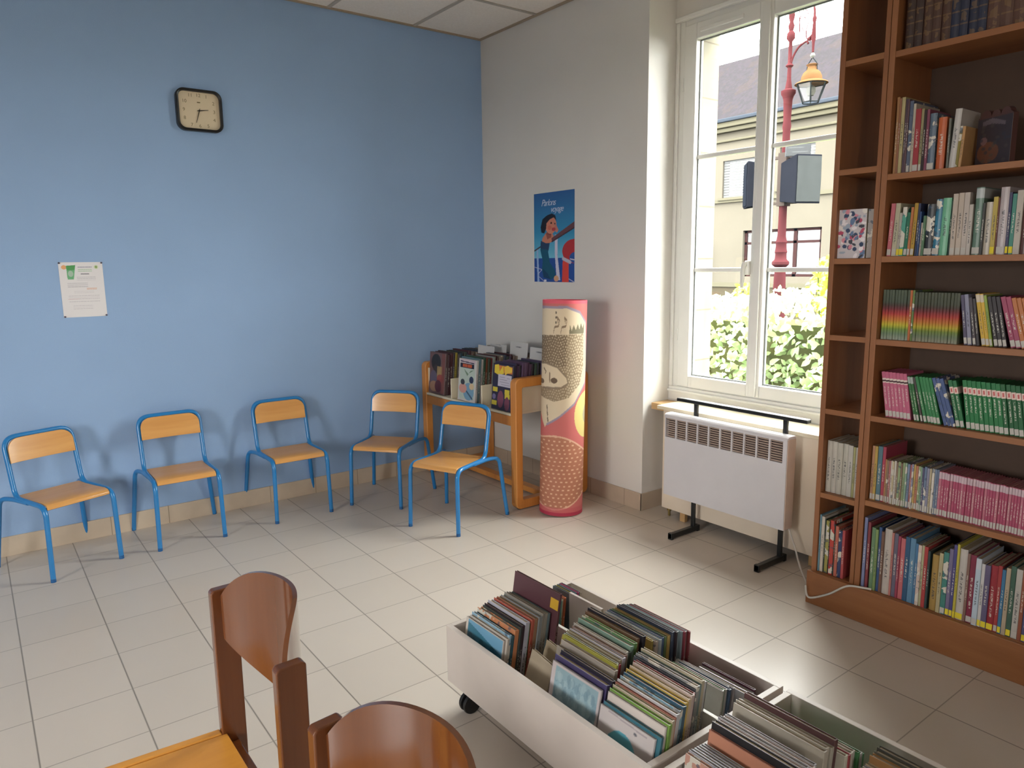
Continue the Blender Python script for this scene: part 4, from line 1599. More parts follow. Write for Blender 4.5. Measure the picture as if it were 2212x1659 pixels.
bot = [(0.013, 0.295, (130, 140, 190), 'lavender blue album'), (0.003, 0, None, None), (0.012, 0.280, (150, 56, 66), 'maroon album'), (0.004, 0, None, None), (0.016, 0.262, (110, 150, 106), 'leaf green album'), (0.011, 0.258, (140, 170, 96), 'yellow green album'),
       (0.012, 0.270, (50, 90, 150), 'blue album'), (0.012, 0.255, (130, 90, 70), 'brown album'), (0.028, 0.272, (214, 202, 190), 'wide cream album'), (0.009, 0.262, (214, 130, 120), 'salmon album'), (0.016, 0.262, (112, 106, 130), 'grey violet album'), (0.010, 0.256, (180, 60, 90), 'cerise album'),
       (0.018, 0.250, (224, 110, 116), 'coral pink album'), (0.018, 0.262, (40, 96, 140), 'deep blue album'), (0.020, 0.262, (96, 150, 190), 'sky blue album'), (0.011, 0.246, (70, 130, 180), 'mid blue album'), (0.013, 0.244, (214, 190, 176), 'cream and red album', 'print'),
       (0.009, 0.246, (200, 196, 150), 'straw album'), (0.014, 0.244, (200, 60, 60), 'red album'), (0.009, 0.232, (52, 76, 76), 'dark teal album'), (0.005, 0, None, None), (0.026, 0.222, (190, 150, 70), 'ochre album'), (0.014, 0.236, (200, 186, 140), 'sand album'), (0.018, 0.244, (64, 140, 130), 'teal album', 'print', 0, 'w'),
       (0.014, 0.262, (130, 120, 160), 'violet album', 'plain', 0, 'y'), (0.012, 0.282, (80, 76, 150), 'indigo album', 'plain', 0, 'y'), (0.009, 0.288, (214, 200, 60), 'bright yellow album', 'plain', 0, 'y'), (0.026, 0.274, (214, 206, 196), 'wide off white album', 'plain', 0, 'y'), (0.010, 0.264, (150, 110, 96), 'tan album'),
       (0.020, 0.262, (150, 40, 70), 'burgundy album', 'plain', 0, 'w'), (0.018, 0.256, (190, 210, 226), 'ice blue album', 'top_dark', 0, 'w'), (0.012, 0.240, (226, 222, 220), 'white album', 'plain', 0, 'y'), (0.018, 0.240, (110, 100, 140), 'purple album', 'plain', 0, 'y'),
       (0.022, 0.246, (180, 44, 56), 'scarlet album', 'plain', 0, 'y'), (0.013, 0.250, (190, 60, 60), 'brick red album', 'plain', 0, 'w'), (0.012, 0.240, (60, 130, 176), 'cyan blue album', 'plain', 0, 'y'), (0.014, 0.25, (200, 180, 150), 'beige album'), (0.016, 0.262, (70, 110, 90), 'pine green album', 'plain', 0, 'y'), (0.02, 0.256, (206, 200, 190), 'ivory album', 'plain', 0, 'w'), (0.012, 0.268, (170, 90, 60), 'copper album'), (0.018, 0.25, (90, 90, 140), 'dusk blue album', 'plain', 0, 'y'), (0.02, 0.26, (190, 150, 80), 'amber album'), (0.02, 0.262, (150, 60, 70), 'cherry album'), (0.02, 0.25, (70, 100, 130), 'storm blue album')]
row(yb0 - 0.002, ZS[0] + 0.001, bot, 'on the wide bottom shelf', 'albums on the bottom shelf', xs=-0.312, dd=0.22)

# face-out board book at the end of the half empty shelf


def dark_cover(U, V):
    p = Paint(U, V, (52, 44, 50))
    p.ell(0.05, 0.045, 0.045, 0.035, (110, 66, 44), 0.8)
    p.ell(0.03, 0.085, 0.014, 0.014, (120, 90, 92), 0.8)
    p.poly([(0.02, 0.150), (0.06, 0.158), (0.115, 0.140), (0.115, 0.128), (0.06, 0.140), (0.02, 0.135)], (112, 100, 106), 0.7)
    rs2 = np.random.RandomState(2)
    for k in range(24):
        p.ell(rs2.uniform(0, .14), rs2.uniform(0, .17), 0.008, 0.006, (70, 66, 60) if k % 2 else (44, 50, 62), 0.6)
    return p.c


bb = empty('board_book', (-0.215, -3.345, ZS[5] + 0.001), R(-116))
tag(bb, 'dark board book with bumpy top turned face out on the half empty shelf', 'book')
mb = MB()
pr = [(0, 0), (0.142, 0), (0.142, 0.163), (0.128, 0.172)]
for cx_, rr_ in ((0.112, 0.020), (0.072, 0.018), (0.030, 0.022)):
    for k in range(9):
        a = R(180 * k / 8)
        pr.append((cx_ + rr_ * math.cos(a), 0.166 + rr_ * math.sin(a)))
pr.append((0, 0.166))
mb.prism(pr, 1, 0.001, 0.022)
mb.build('book_block', plain('dark_brown_card', srgb(78, 50, 46), 0.5), bb)
painted('front_cover', 0.142, 0.160, 60, 64, dark_cover, M['print'], bb, 0.0008)

# narrow bookcase contents
YN = YA - 0.022


def floral(U, V):
    p = Paint(U, V, (196, 188, 190))
    rs2 = np.random.RandomState(8)
    pal = [(60, 62, 72), (96, 118, 150), (206, 130, 142), (226, 218, 220), (50, 66, 96), (176, 70, 96), (222, 214, 206), (150, 160, 176)]
    for k in range(90):
        p.ell(rs2.uniform(0, .14), rs2.uniform(0, .19), rs2.uniform(.005, .014), rs2.uniform(.004, .010), pal[rs2.randint(len(pal))], 1, rs2.uniform(0, 3))
    return p.c


fb = empty('photo_book', (-0.292, YN - 0.001, 1.478), R(-90))
tag(fb, 'small flower patterned book standing face out in the narrow bookcase', 'book')
mb = MB()
mb.box(0, 0.112, 0.001, 0.022, 0, 0.190)
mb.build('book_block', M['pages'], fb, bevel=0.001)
painted('front_cover', 0.112, 0.190, 56, 90, floral, M['print'], fb, 0.0008)
o = make_book('book', 0.028, 0.186, 0.14, (176, 166, 160), 'print')
o.location = (-0.288, YN - 0.130, 1.4785)
tag(o, 'pale patterned book standing right of the flower patterned one', 'book')
row(YN - 0.004, 0.501, [(0.022, 0.222, (206, 198, 184), 'cream series book', 'plain')] * 2 + [(0.024, 0.220, (200, 194, 178), 'off white series book', 'plain')] * 2 + [(0.020, 0.218, (206, 200, 188), 'cream series book', 'plain'), (0.010, 0.214, (190, 186, 120), 'cream book with yellow stripe', 'plain'), (0.012, 0.214, (206, 200, 186), 'cream book', 'plain')],
    'in the narrow bookcase', 'cream books in the narrow bookcase')
row(YN - 0.001, 0.148, [(0.008, 0.252, (120, 170, 190), 'pale blue album', 'plain'), (0.014, 0.246, (226, 214, 196), 'white and orange album', 'plain'), (0.006, 0.236, (40, 60, 50), 'dark green album'), (0.016, 0.232, (170, 160, 70), 'olive and red album', 'print'), (0.005, 0.23, (30, 30, 34), 'black album'),
    (0.018, 0.240, (206, 60, 50), 'vermilion album', 'print'), (0.006, 0.226, (40, 70, 60), 'bottle green album'), (0.014, 0.222, (214, 110, 86), 'terracotta album'), (0.016, 0.206, (44, 60, 110), 'navy album', 'print'), (0.012, 0.212, (206, 76, 80), 'rose red album')],
    'at the narrow bookcase foot', 'albums at the foot of the narrow bookcase', xs=-0.306, dd=0.22)

# ------------------------------------------------------------------ comic trolley in the corner
ct = tag(empty('comic_trolley', (-0.295, -0.60, 0)), 'wooden browser trolley with cream bins full of comics in the corner', 'trolley')
TX0, TX1, TY0, TY1 = -0.592, -0.012, -1.138, -0.045


def trol(mb, nm, mat, **kw):
    return rel(mb, ct).build(nm, mat, ct, **kw)


def ring(ya, yb, name):
    mb = MB()
    out = rsq((TX1 - TX0) / 2, 0.400, 0.035)
    inn = rsq((TX1 - TX0) / 2 - 0.05, 0.400 - 0.055, 0.012)
    cx = (TX0 + TX1) / 2
    n = len(out)
    vs = []
    for pts, yy in ((out, ya), (inn, ya), (out, yb), (inn, yb)):
        vs += [(cx + p[0], yy, 0.406 + p[1]) for p in pts]
    fs = []
    for k in range(n):
        k2 = (k + 1) % n
        fs += [(k, k2, n + k2, n + k), (2 * n + k, 3 * n + k, 3 * n + k2, 2 * n + k2), (k, 2 * n + k, 2 * n + k2, k2), (n + k, n + k2, 3 * n + k2, 3 * n + k)]
    mb.add(vs, fs)
    trol(mb, name, M['beech_edge'], smooth=True, bevel=0.005)


ring(TY0, TY0 + 0.055, 'end_frame')
ring(TY1 - 0.055, TY1, 'end_frame')
for (xa, xb) in ((TX0 + 0.004, TX0 + 0.028), (TX1 - 0.028, TX1 - 0.004)):
    mb = MB()
    mb.box(xa, xb, TY0 + 0.055, TY1 - 0.055, 0.515, 0.575)
    trol(mb, 'long_rail', M['beech_edge'], bevel=0.003)
mb = MB()
mb.box(-0.33, -0.27, TY0 + 0.055, TY1 - 0.055, 0.012, 0.048)
trol(mb, 'floor_stretcher', M['beech_edge'], bevel=0.004)
for yy in (TY0 + 0.0275, TY1 - 0.0275):
    for xx in (TX0 + 0.04, TX1 - 0.04):
        mb = MB()
        mb.lathe([(0.012, 0.0), (0.012, 0.006)], 12, 0, Matrix.Translation((xx, yy, 0)))
        trol(mb, 'glide', M['black_metal'])
mb = MB()
mb.box(TX0 + 0.002, TX1 - 0.002, TY0 + 0.057, TY1 - 0.057, 0.577, 0.592)
trol(mb, 'bin_floor', M['cream_board'], bevel=0.002)
for ya in (TY0 + 0.057, TY1 - 0.071):
    mb = MB()
    mb.box(TX0 + 0.02, TX1 - 0.02, ya, ya + 0.014, 0.592, 0.765)
    trol(mb, 'bin_end', M['cream_board'], bevel=0.002)
DIVY = (-0.775, -0.420)
for k in (0, 1):
    mb = MB()
    yy = DIVY[k]
    mb.box(TX0 + 0.006, TX1 - 0.02, yy - 0.006, yy + 0.006, 0.592, 0.725)
    trol(mb, 'bin_divider', M['cream_board'], bevel=0.002)
mb = MB()
mb.box(TX1 - 0.020, TX1 - 0.006, TY0 + 0.057, TY1 - 0.057, 0.592, 0.765)
trol(mb, 'bin_back', M['cream_board'])


def cov_yellow(U, V):
    p = Paint(U, V, (46, 42, 66))
    p.rect(0.012, 0.175, 0.215, 0.255, (206, 120, 60))
    p.poly([(0.012, 0.255), (0.05, 0.262), (0.06, 0.22), (0.09, 0.258), (0.1, 0.21), (0.05, 0.2), (0.012, 0.21)], (226, 200, 60))
    p.poly([(0.10, 0.25), (0.13, 0.262), (0.17, 0.25), (0.17, 0.225), (0.13, 0.215), (0.11, 0.20)], (230, 190, 66))
    p.rect(0.05, 0.17, 0.135, 0.205, (196, 192, 206))
    for k in range(4):
        p.line([(0.065, 0.19 - 0.014 * k), (0.155, 0.188 - 0.014 * k)], 0.002, (120, 116, 136))
    for (a, b) in ((0.005, 0.10), (0.115, 0.095), (0.118, 0.068), (0.002, 0.02)):
        p.rect(a, a + 0.045, b, b + 0.026, (206, 190, 60))
    p.ell(0.08, 0.06, 0.028, 0.05, (126, 70, 92))
    p.ell(0.14, 0.04, 0.022, 0.04, (118, 66, 86))
    p.ell(0.02, 0.07, 0.016, 0.016, (120, 110, 150))
    return p.c


def cov_white(U, V):
    p = Paint(U, V, (206, 200, 196))
    p.rect(0.012, 0.168, 0.010, 0.205, (186, 200, 188))
    p.rect(0.012, 0.168, 0.235, 0.262, (200, 180, 184))
    p.line([(0.015, 0.244), (0.155, 0.238)], 0.006, (50, 54, 84))
    p.rect(0.012, 0.158, 0.205, 0.232, (30, 32, 52))
    p.rect(0.038, 0.085, 0.209, 0.228, (196, 90, 50))
    p.rect(0.090, 0.135, 0.209, 0.228, (196, 90, 50))
    p.poly([(0.05, 0.20), (0.10, 0.17), (0.16, 0.20), (0.12, 0.19), (0.09, 0.155)], (110, 136, 110))
    p.ell(0.11, 0.06, 0.055, 0.055, (120, 160, 186))
    p.ell(0.05, 0.075, 0.04, 0.03, (206, 150, 136))
    p.ell(0.045, 0.115, 0.022, 0.018, (56, 60, 70))
    p.ell(0.135, 0.135, 0.022, 0.022, (46, 56, 84))
    p.ell(0.14, 0.095, 0.024, 0.02, (214, 190, 150))
    p.line([(0.09, 0.06), (0.15, 0.02)], 0.012, (70, 96, 120))
    return p.c


def cov_dark(U, V):
    p = Paint(U, V, (110, 84, 84))
    p.ell(0.075, 0.205, 0.055, 0.055, (44, 44, 48))
    p.ell(0.075, 0.16, 0.03, 0.03, (60, 54, 56))
    p.rect(0.09, 0.15, 0.10, 0.18, (186, 156, 96), 0.8)
    p.ell(0.13, 0.10, 0.04, 0.03, (150, 60, 60), 0.8)
    p.ell(0.05, 0.10, 0.04, 0.05, (96, 90, 110))
    p.ell(0.06, 0.045, 0.05, 0.035, (156, 120, 96))
    p.ell(0.11, 0.05, 0.04, 0.04, (90, 44, 56))
    p.rect(0.14, 0.18, 0.0, 0.27, (130, 70, 60), 0.6)
    return p.c


bin_cols = [
    # nearest bin first (towards -y); front book first
    [((54, 50, 76), 'navy yellow titled comic', cov_yellow), ((66, 50, 84), 'purple comic'), ((96, 66, 104), 'mauve comic'), ((46, 44, 60), 'black violet comic'), ((104, 74, 110), 'plum comic'), ((110, 80, 116), 'lilac comic'), ((88, 56, 84), 'aubergine comic'), ((96, 60, 90), 'wine comic'), ((44, 40, 46), 'black comic'), ((60, 90, 66), 'bottle green comic')],
    [((206, 200, 196), 'white comic with orange title box', cov_white), ((96, 130, 140), 'blue grey comic'), ((206, 196, 190), 'white comic'), ((60, 96, 70), 'forest green comic'), ((170, 90, 60), 'rust comic'), ((70, 80, 56), 'dark olive comic'), ((200, 60, 70), 'red comic'), ((150, 160, 150), 'grey green comic')],
    [((110, 84, 84), 'brown comic with a dark head', cov_dark), ((84, 50, 56), 'maroon comic'), ((100, 56, 60), 'dark red comic'), ((70, 50, 60), 'aubergine comic'), ((190, 170, 60), 'yellow spined comic'), ((96, 84, 80), 'taupe comic'), ((50, 80, 96), 'petrol blue comic'), ((60, 60, 60), 'charcoal comic')]]
binname = ['nearest bin', 'middle bin', 'far bin']
COMC = (-0.965, -0.580, -0.215)
def index_card(U, V):
    p = Paint(U, V, (196, 194, 192))
    p.line([(0.065, 0.338), (0.120, 0.336)], 0.009, (140, 138, 142), 0.7)
    p.line([(0.075, 0.338), (0.110, 0.337)], 0.005, (90, 90, 96), 0.7)
    return p.c


CARDX = {0: [-0.352], 1: [-0.252], 2: [-0.352, -0.250]}
CARDY = {(0, 0): -1.010, (1, 0): -0.690, (2, 0): -0.440, (2, 1): -0.450}
CARDZ = {(0, 0): 0.958, (1, 0): 0.962, (2, 0): 0.928, (2, 1): 0.930}
CARDN = {(0, 0): 'in the nearest bin', (1, 0): 'in the middle bin, tallest of the four', (2, 0): 'in the far bin, nearer the viewer', (2, 1): 'in the far bin, nearer the white wall'}
for k, colr in enumerate(bin_cols):
    ci = 0
    yc = COMC[k]
    x = TX0 + 0.012
    colr = list(colr)
    more = [((120, 96, 84), 'umber comic'), ((86, 70, 100), 'dusky violet comic'), ((60, 70, 90), 'ink blue comic'), ((150, 130, 110), 'fawn comic'), ((92, 44, 50), 'garnet comic'), ((70, 84, 70), 'sage dark comic'), ((176, 160, 140), 'putty comic')]
    while len(colr) < 30:
        colr.append(more[(len(colr) * 3 + k) % 7])
    for j, it in enumerate(colr):
        if ci < len(CARDX[k]) and x > CARDX[k][ci]:
            ch_ = CARDZ[k, ci] - 0.594
            c = painted('index_card', 0.19, ch_, 60, 90, index_card, M['print_matte'])
            c.rotation_euler = (Matrix.Rotation(R(5), 4, 'Y') @ Matrix.Rotation(R(-90), 4, 'Z')).to_euler()
            c.location = (x + 0.001, min(CARDY[k, ci] + 0.095, -0.13), 0.594)
            tag(c, 'white index card sticking up among the comics %s' % CARDN[k, ci], 'index card', 'index cards in the comic trolley')
            x += 0.0045
            ci += 1
        t = random.choice([0.012, 0.015, 0.018])
        if x + t > TX1 - 0.055:
            break
        h = 0.285 + random.uniform(-0.010, 0.008)
        la = R(5)
        wdt = 0.205
        o = make_book('comic_book', t, h, wdt, it[0], 'plain')
        # turn so that thickness runs along x and the spine looks towards -y
        yy = yc - wdt / 2 + random.uniform(-0.006, 0.006)
        o.location = (x + t / 2 + 0.002, yy, 0.5935 + math.sin(la) * t / 2)
        o.rotation_euler = (0, la, R(90))
        o.rotation_mode = 'XYZ'
        m = Matrix.Rotation(la, 4, 'Y') @ Matrix.Rotation(R(90), 4, 'Z')
        o.rotation_euler = m.to_euler()
        tag(o, '%s, %s from the front in the %s' % (it[1], nth(j), binname[k]), 'comic book', 'comics in the corner trolley')
        if len(it) > 2 and it[2]:
            c = painted('front_cover', wdt - 0.004, h - 0.006, 80, 110, lambda U, V, f=it[2]: f(U * 0.9, V * 0.955), M['print'], o, 0.0006)
            # local frame of the book: x along width, +y is the outward face after turning
            c.location = (wdt - 0.002, t / 2 + 0.0008, 0.003)
            c.rotation_euler = (0, 0, R(180))
        x += t + 0.0025
# ------------------------------------------------------------------ white book carts on castors
BX0, BX1 = -1.973, -1.418
BT, BB = 0.30, 0.103


def cart(name, y0, y1, label, castors):
    t = tag(empty(name, ((BX0 + BX1) / 2, (y0 + y1) / 2, 0)), label, 'book cart', 'white book carts')
    e = 0.018
    for nm, (a, b, c, d) in (('long_side', (BX0, BX0 + e, y1, y0)), ('long_side', (BX1 - e, BX1, y1, y0)), ('end_panel', (BX0 + e, BX1 - e, y0 - e, y0)), ('end_panel', (BX0 + e, BX1 - e, y1, y1 + e))):
        mb = MB()
        mb.box(a, b, c, d, BB, BT)
        rel(mb, t).build(nm, M['white_laminate'], t, bevel=0.0012)
    mb = MB()
    mb.box(BX0 + e, BX1 - e, y1 + e, y0 - e, BB + 0.002, BB + 0.014)
    rel(mb, t).build('bottom_panel', M['white_laminate'], t)
    mb = MB()
    mb.box(-1.676, -1.664, y1 + e, y0 - e, BB + 0.014, BT - 0.01)
    rel(mb, t).build('centre_divider', M['white_edge'], t, bevel=0.001)
    for (cx, cy) in castors:
        c = MB()
        c.lathe([(0.022, BB - 0.006), (0.022, BB)], 16, 0, Matrix.Translation((cx, cy, 0)))
        c.box(cx - 0.012, cx + 0.016, cy - 0.022, cy - 0.018, 0.026, BB - 0.005)
        c.box(cx - 0.012, cx + 0.016, cy + 0.018, cy + 0.022, 0.026, BB - 0.005)
        co = rel(c, t).build('castor_fork', M['rubber'], t)
        for s in (-0.012, 0.012):
            c = MB()
            c.lathe([(0.022, -0.0075), (0.032, -0.006), (0.034, 0), (0.032, 0.006), (0.022, 0.0075)], 24, 0, Matrix.Translation((cx, cy + s, 0.034)) @ Matrix.Rotation(R(90), 4, 'X'))
            rel(c, t).build('castor_wheel', M['rubber'], co, smooth=True)
            bpy.context.view_layer.update()
    return t


cart('book_cart', -2.556, -3.440, 'white low book cart on black castors, the whole one in view', [(-1.925, -2.615), (-1.465, -2.615), (-1.925, -3.38), (-1.465, -3.38)])
cart('book_cart', -3.458, -4.34, 'white low book cart cut off at the lower right corner', [(-1.925, -3.52), (-1.465, -3.52), (-1.925, -4.28), (-1.465, -4.28)])
mb = MB()
mb.box(-1.560, -1.550, -2.86, -2.700, 0.118, 0.345)
tag(mb.build('divider_board', M['white_laminate'], bevel=0.001), 'white upright divider board among the books in the far half of the whole cart', 'divider')


def cov_blue(U, V):
    p = Paint(U, V, (206, 196, 196))
    p.line([(0.0, 0.232), (0.2, 0.232)], 0.006, (214, 120, 110))
    p.rect(0.016, 0.188, 0.0, 0.222, (150, 180, 190))
    rs2 = np.random.RandomState(1)
    for k in range(120):
        x_, y_ = rs2.uniform(0.02, .185), rs2.uniform(0.0, .205)
        p.ell(x_, y_, 0.008, 0.014, (120, 150, 166) if k % 3 else (176, 200, 204), 0.5)
    return p.c


def cov_circle(U, V):
    p = Paint(U, V, (200, 192, 190))
    p.ell(0.085, 0.09, 0.062, 0.085, (96, 170, 186))
    p.ell(0.11, 0.10, 0.02, 0.02, (150, 200, 204), 0.7)
    p.line([(0.03, 0.205), (0.16, 0.200)], 0.004, (170, 160, 164))
    p.ell(0.17, 0.10, 0.008, 0.008, (120, 116, 122))
    p.ell(0.125, 0.19, 0.006, 0.004, (110, 110, 116))
    return p.c


def cov_script(U, V):
    p = Paint(U, V, (214, 204, 196))
    xs_ = np.linspace(0.05, 0.15, 14)
    p.line([(x_, 0.182 + 0.008 * math.sin(k * 2.1)) for k, x_ in enumerate(xs_)], 0.006, (170, 80, 70))
    p.ell(0.18, 0.15, 0.006, 0.006, (150, 160, 140))
    return p.c


def cov_teal(U, V):
    p = Paint(U, V, (206, 196, 184))
    p.rect(0.012, 0.2, 0, 0.21, (110, 160, 190))
    p.poly([(0.012, 0.20), (0.2, 0.16), (0.2, 0.0), (0.012, 0.0)], (60, 118, 140))
    for k in range(8):
        p.ell(0.03 + 0.02 * k, 0.15 - 0.01 * (k % 3), 0.014, 0.020, (36, 90, 110), 0.8)
    return p.c


def cov_photo(U, V):
    p = Paint(U, V, (196, 136, 110))
    p.rect(0, 0.2, 0.16, 0.2, (40, 36, 40))
    p.ell(0.07, 0.09, 0.04, 0.05, (150, 70, 60), 0.8)
    p.rect(0.12, 0.2, 0.0, 0.14, (90, 100, 130), 0.7)
    return p.c


def stack(x, y_left, wdt, items, where, group, lean=9, zf=0.118, jy=0.004, drift=0.0):
    """books one behind the other from x towards +x, covers facing -x, tops leaning to +x; spines towards -y"""
    for j, it in enumerate(items):
        t, h, col, cn = it[:4]
        if cn is None:
            x += t
            continue
        style = it[4] if len(it) > 4 else 'plain'
        cov = it[5] if len(it) > 5 else None
        w2 = it[6] if len(it) > 6 else wdt
        la = R(lean + random.uniform(-1.0, 1.0) * 0)
        o = make_book('picture_book', t, h, w2, col, style)
        m = Matrix.Rotation(la, 4, 'Y') @ Matrix.Rotation(R(90), 4, 'Z')
        o.rotation_euler = m.to_euler()
        yj = y_left - w2 + random.uniform(-jy, jy) + drift * j
        o.location = (x + t / 2 / math.cos(la), yj, zf + math.sin(la) * t / 2 + 0.0005)
        x += t / math.cos(la) + 0.0006
        tag(o, '%s, %s from front, %s' % (cn, nth(j), where), 'book', group)
        if cov:
            c = painted('front_cover', w2 - 0.004, h - 0.004, 84, 96, cov, M['print'], o, 0.0005)
            c.location = (w2 - 0.002, t / 2 + 0.0007, 0.002)
            c.rotation_euler = (0, 0, R(180))
    return x


G = 'picture books in the whole cart'
stack(-1.950, -2.600, 0.205, [(0.007, 0.214, (196, 186, 176), 'grey bordered blue book', 'plain', cov_teal), (0.010, 0.218, (214, 204, 190), 'cream picture book'), (0.010, 0.224, (150, 190, 214), 'pale blue and green book', 'print'),
    (0.009, 0.220, (50, 96, 110), 'petrol picture book'), (0.017, 0.232, (222, 140, 90), 'orange picture book', 'print'), (0.008, 0.238, (60, 70, 66), 'dark green picture book'), (0.012, 0.240, (66, 46, 56), 'dark plum picture book'), (0.017, 0.246, (200, 200, 214), 'silver white picture book'),
    (0.006, 0.236, (60, 140, 80), 'green picture book'), (0.012, 0.248, (206, 96, 76), 'brick orange picture book'), (0.013, 0.248, (176, 130, 96), 'tan picture book'), (0.015, 0.250, (150, 156, 158), 'grey picture book'), (0.011, 0.256, (166, 158, 146), 'taupe picture book'),
    (0.011, 0.252, (170, 164, 150), 'stone picture book'), (0.009, 0.250, (104, 130, 134), 'slate green picture book'), (0.006, 0, None, None), (0.010, 0.318, (108, 62, 70), 'tall maroon picture book with yellow sticker', 'plain', None, 0.235)],
    'left group of the whole cart', G)
# sticker on the tall book
tall = [o for o in bpy.data.objects if o.get('label', '').startswith('tall maroon')][0]
mb = MB()
mb.box(0.002, 0.040, 0.0053, 0.0058, 0.262, 0.296)
mb.build('sticker', plain('yellow_sticker', srgb(214, 170, 50), 0.5), tall)
stack(-1.930, -2.995, 0.210, [(0.006, 0.232, (196, 186, 190), 'pale book with blue leaf picture', 'plain', cov_blue, 0.20), (0.006, 0, None, None), (0.020, 0.240, (84, 74, 130), 'violet picture book'), (0.012, 0.246, (54, 50, 66), 'dark navy picture book')],
    'middle front bundle of the whole cart', G, 11)
stack(-1.868, -2.955, 0.222, [(0.012, 0.236, (196, 184, 168), 'stone coloured picture book'), (0.014, 0.250, (206, 194, 180), 'wide beige picture book'), (0.008, 0.258, (200, 196, 70), 'lime yellow picture book'), (0.010, 0.256, (190, 200, 190), 'pale green picture book'),
    (0.008, 0.250, (196, 60, 80), 'crimson picture book'), (0.010, 0.256, (190, 176, 140), 'sand picture book'), (0.013, 0.258, (206, 200, 214), 'lilac white picture book'), (0.012, 0.258, (170, 130, 116), 'clay picture book'), (0.010, 0.262, (214, 206, 194), 'off white picture book'),
    (0.014, 0.256, (96, 110, 100), 'grey green picture book'), (0.016, 0.266, (150, 190, 170), 'mint picture book'), (0.014, 0.268, (110, 160, 90), 'grass green picture book', 'print'), (0.010, 0.262, (180, 170, 80), 'olive yellow picture book'), (0.012, 0.270, (150, 110, 80), 'brown picture book'),
    (0.014, 0.276, (48, 44, 56), 'black picture book with yellow sticker', 'plain', None, 0.235), (0.010, 0.262, (110, 60, 60), 'dark red picture book')],
    'middle group of the whole cart', G, 9, drift=0.0045)
bks = [o for o in bpy.data.objects if o.get('label', '').startswith('black picture book with yellow')][0]
mb = MB()
mb.box(0.085, 0.115, 0.0073, 0.0078, 0.246, 0.268)
mb.build('sticker', bpy.data.materials['yellow_sticker'], bks)
stack(-1.948, -3.215, 0.198, [(0.006, 0.212, (196, 190, 190), 'white book with a teal circle', 'plain', cov_circle, 0.19), (0.010, 0.218, (60, 130, 150), 'teal picture book')], 'right front pair of the whole cart', G, 12)
stack(-1.918, -3.215, 0.205, [(0.007, 0.236, (214, 204, 196), 'cream book with a red scrawl', 'plain', cov_script, 0.198), (0.012, 0.240, (140, 190, 80), 'lime green picture book'), (0.012, 0.244, (206, 190, 160), 'straw picture book'), (0.007, 0.246, (196, 120, 100), 'salmon picture book'),
    (0.014, 0.250, (214, 212, 214), 'white picture book'), (0.013, 0.252, (130, 176, 196), 'light blue picture book', 'print'), (0.014, 0.256, (60, 104, 130), 'deep teal picture book'), (0.014, 0.258, (226, 190, 80), 'golden yellow picture book'), (0.012, 0.262, (222, 196, 160), 'peach picture book'), (0.012, 0.266, (214, 190, 180), 'pale pink picture book'),
    (0.012, 0.262, (176, 60, 60), 'red spined picture book')], 'right group of the whole cart', G, 10, drift=0.003)
stack(-1.768, -3.165, 0.215, [(0.006, 0.262, (90, 96, 104), 'dark grey picture book'), (0.013, 0.266, (150, 152, 150), 'grey striped picture book', 'print'), (0.014, 0.262, (120, 150, 150), 'grey teal picture book'), (0.013, 0.268, (206, 192, 160), 'parchment picture book'), (0.014, 0.258, (214, 214, 216), 'white edged picture book'),
    (0.010, 0.250, (50, 70, 66), 'dark spruce picture book'), ], 'right rear group of the whole cart', G, 9, drift=0.003)
# far half of the cart
G2 = 'picture books in the far half of the whole cart'
stack(-1.640, -2.590, 0.098, [(0.007, 0.190, (50, 90, 110), 'petrol booklet'), (0.008, 0.194, (60, 130, 90), 'green booklet'), (0.007, 0.196, (226, 200, 70), 'yellow booklet'), (0.006, 0.196, (220, 140, 150), 'pink booklet'), (0.008, 0.198, (90, 180, 170), 'turquoise booklet'), (0.008, 0.200, (214, 216, 190), 'cream booklet'),
    (0.010, 0.204, (222, 110, 60), 'orange booklet')], 'bundle left of the divider board', G2, 6)
stack(-1.555, -2.590, 0.098, [(0.008, 0.206, (96, 120, 130), 'slate booklet'), (0.007, 0.206, (190, 176, 80), 'olive yellow booklet'), (0.008, 0.208, (120, 150, 170), 'pale slate booklet'), (0.008, 0.208, (206, 70, 130), 'magenta booklet'), (0.008, 0.206, (90, 130, 140), 'sea green booklet'), (0.009, 0.200, (190, 176, 150), 'beige booklet')], 'bundle behind the divider board', G2, 5)
stack(-1.600, -2.870, 0.235, [(0.008, 0.226, (222, 196, 90), 'yellow topped picture book'), (0.010, 0.226, (206, 190, 180), 'cream pink picture book', 'print'), (0.010, 0.230, (200, 214, 224), 'ice white picture book'), (0.010, 0.232, (90, 120, 166), 'blue spined picture book'), (0.008, 0.234, (110, 140, 90), 'moss picture book'),
    (0.010, 0.236, (206, 170, 90), 'gold picture book'), (0.010, 0.246, (70, 84, 110), 'steel blue picture book'), (0.007, 0.246, (60, 44, 50), 'black cherry picture book'), (0.008, 0.244, (150, 170, 176), 'blue grey picture book'), (0.007, 0.244, (140, 160, 166), 'ash blue picture book'), (0.007, 0.244, (160, 60, 76), 'ruby picture book'),
    (0.007, 0.242, (130, 150, 140), 'grey sage picture book'), (0.006, 0.242, (150, 56, 60), 'dark red picture book')], 'far centre of the whole cart', G2, 4, drift=-0.004)
stack(-1.610, -3.170, 0.185, [(0.008, 0.190, (226, 222, 214), 'white pamphlet'), (0.008, 0.188, (90, 170, 90), 'green edged pamphlet'), (0.010, 0.186, (206, 204, 200), 'pale grey pamphlet'), (0.010, 0.184, (80, 110, 150), 'blue pamphlet'), (0.008, 0.184, (214, 212, 210), 'white pamphlet'), (0.008, 0.182, (196, 190, 196), 'lilac grey pamphlet')],
    'far half, right end', G2, 8, jy=0.008)
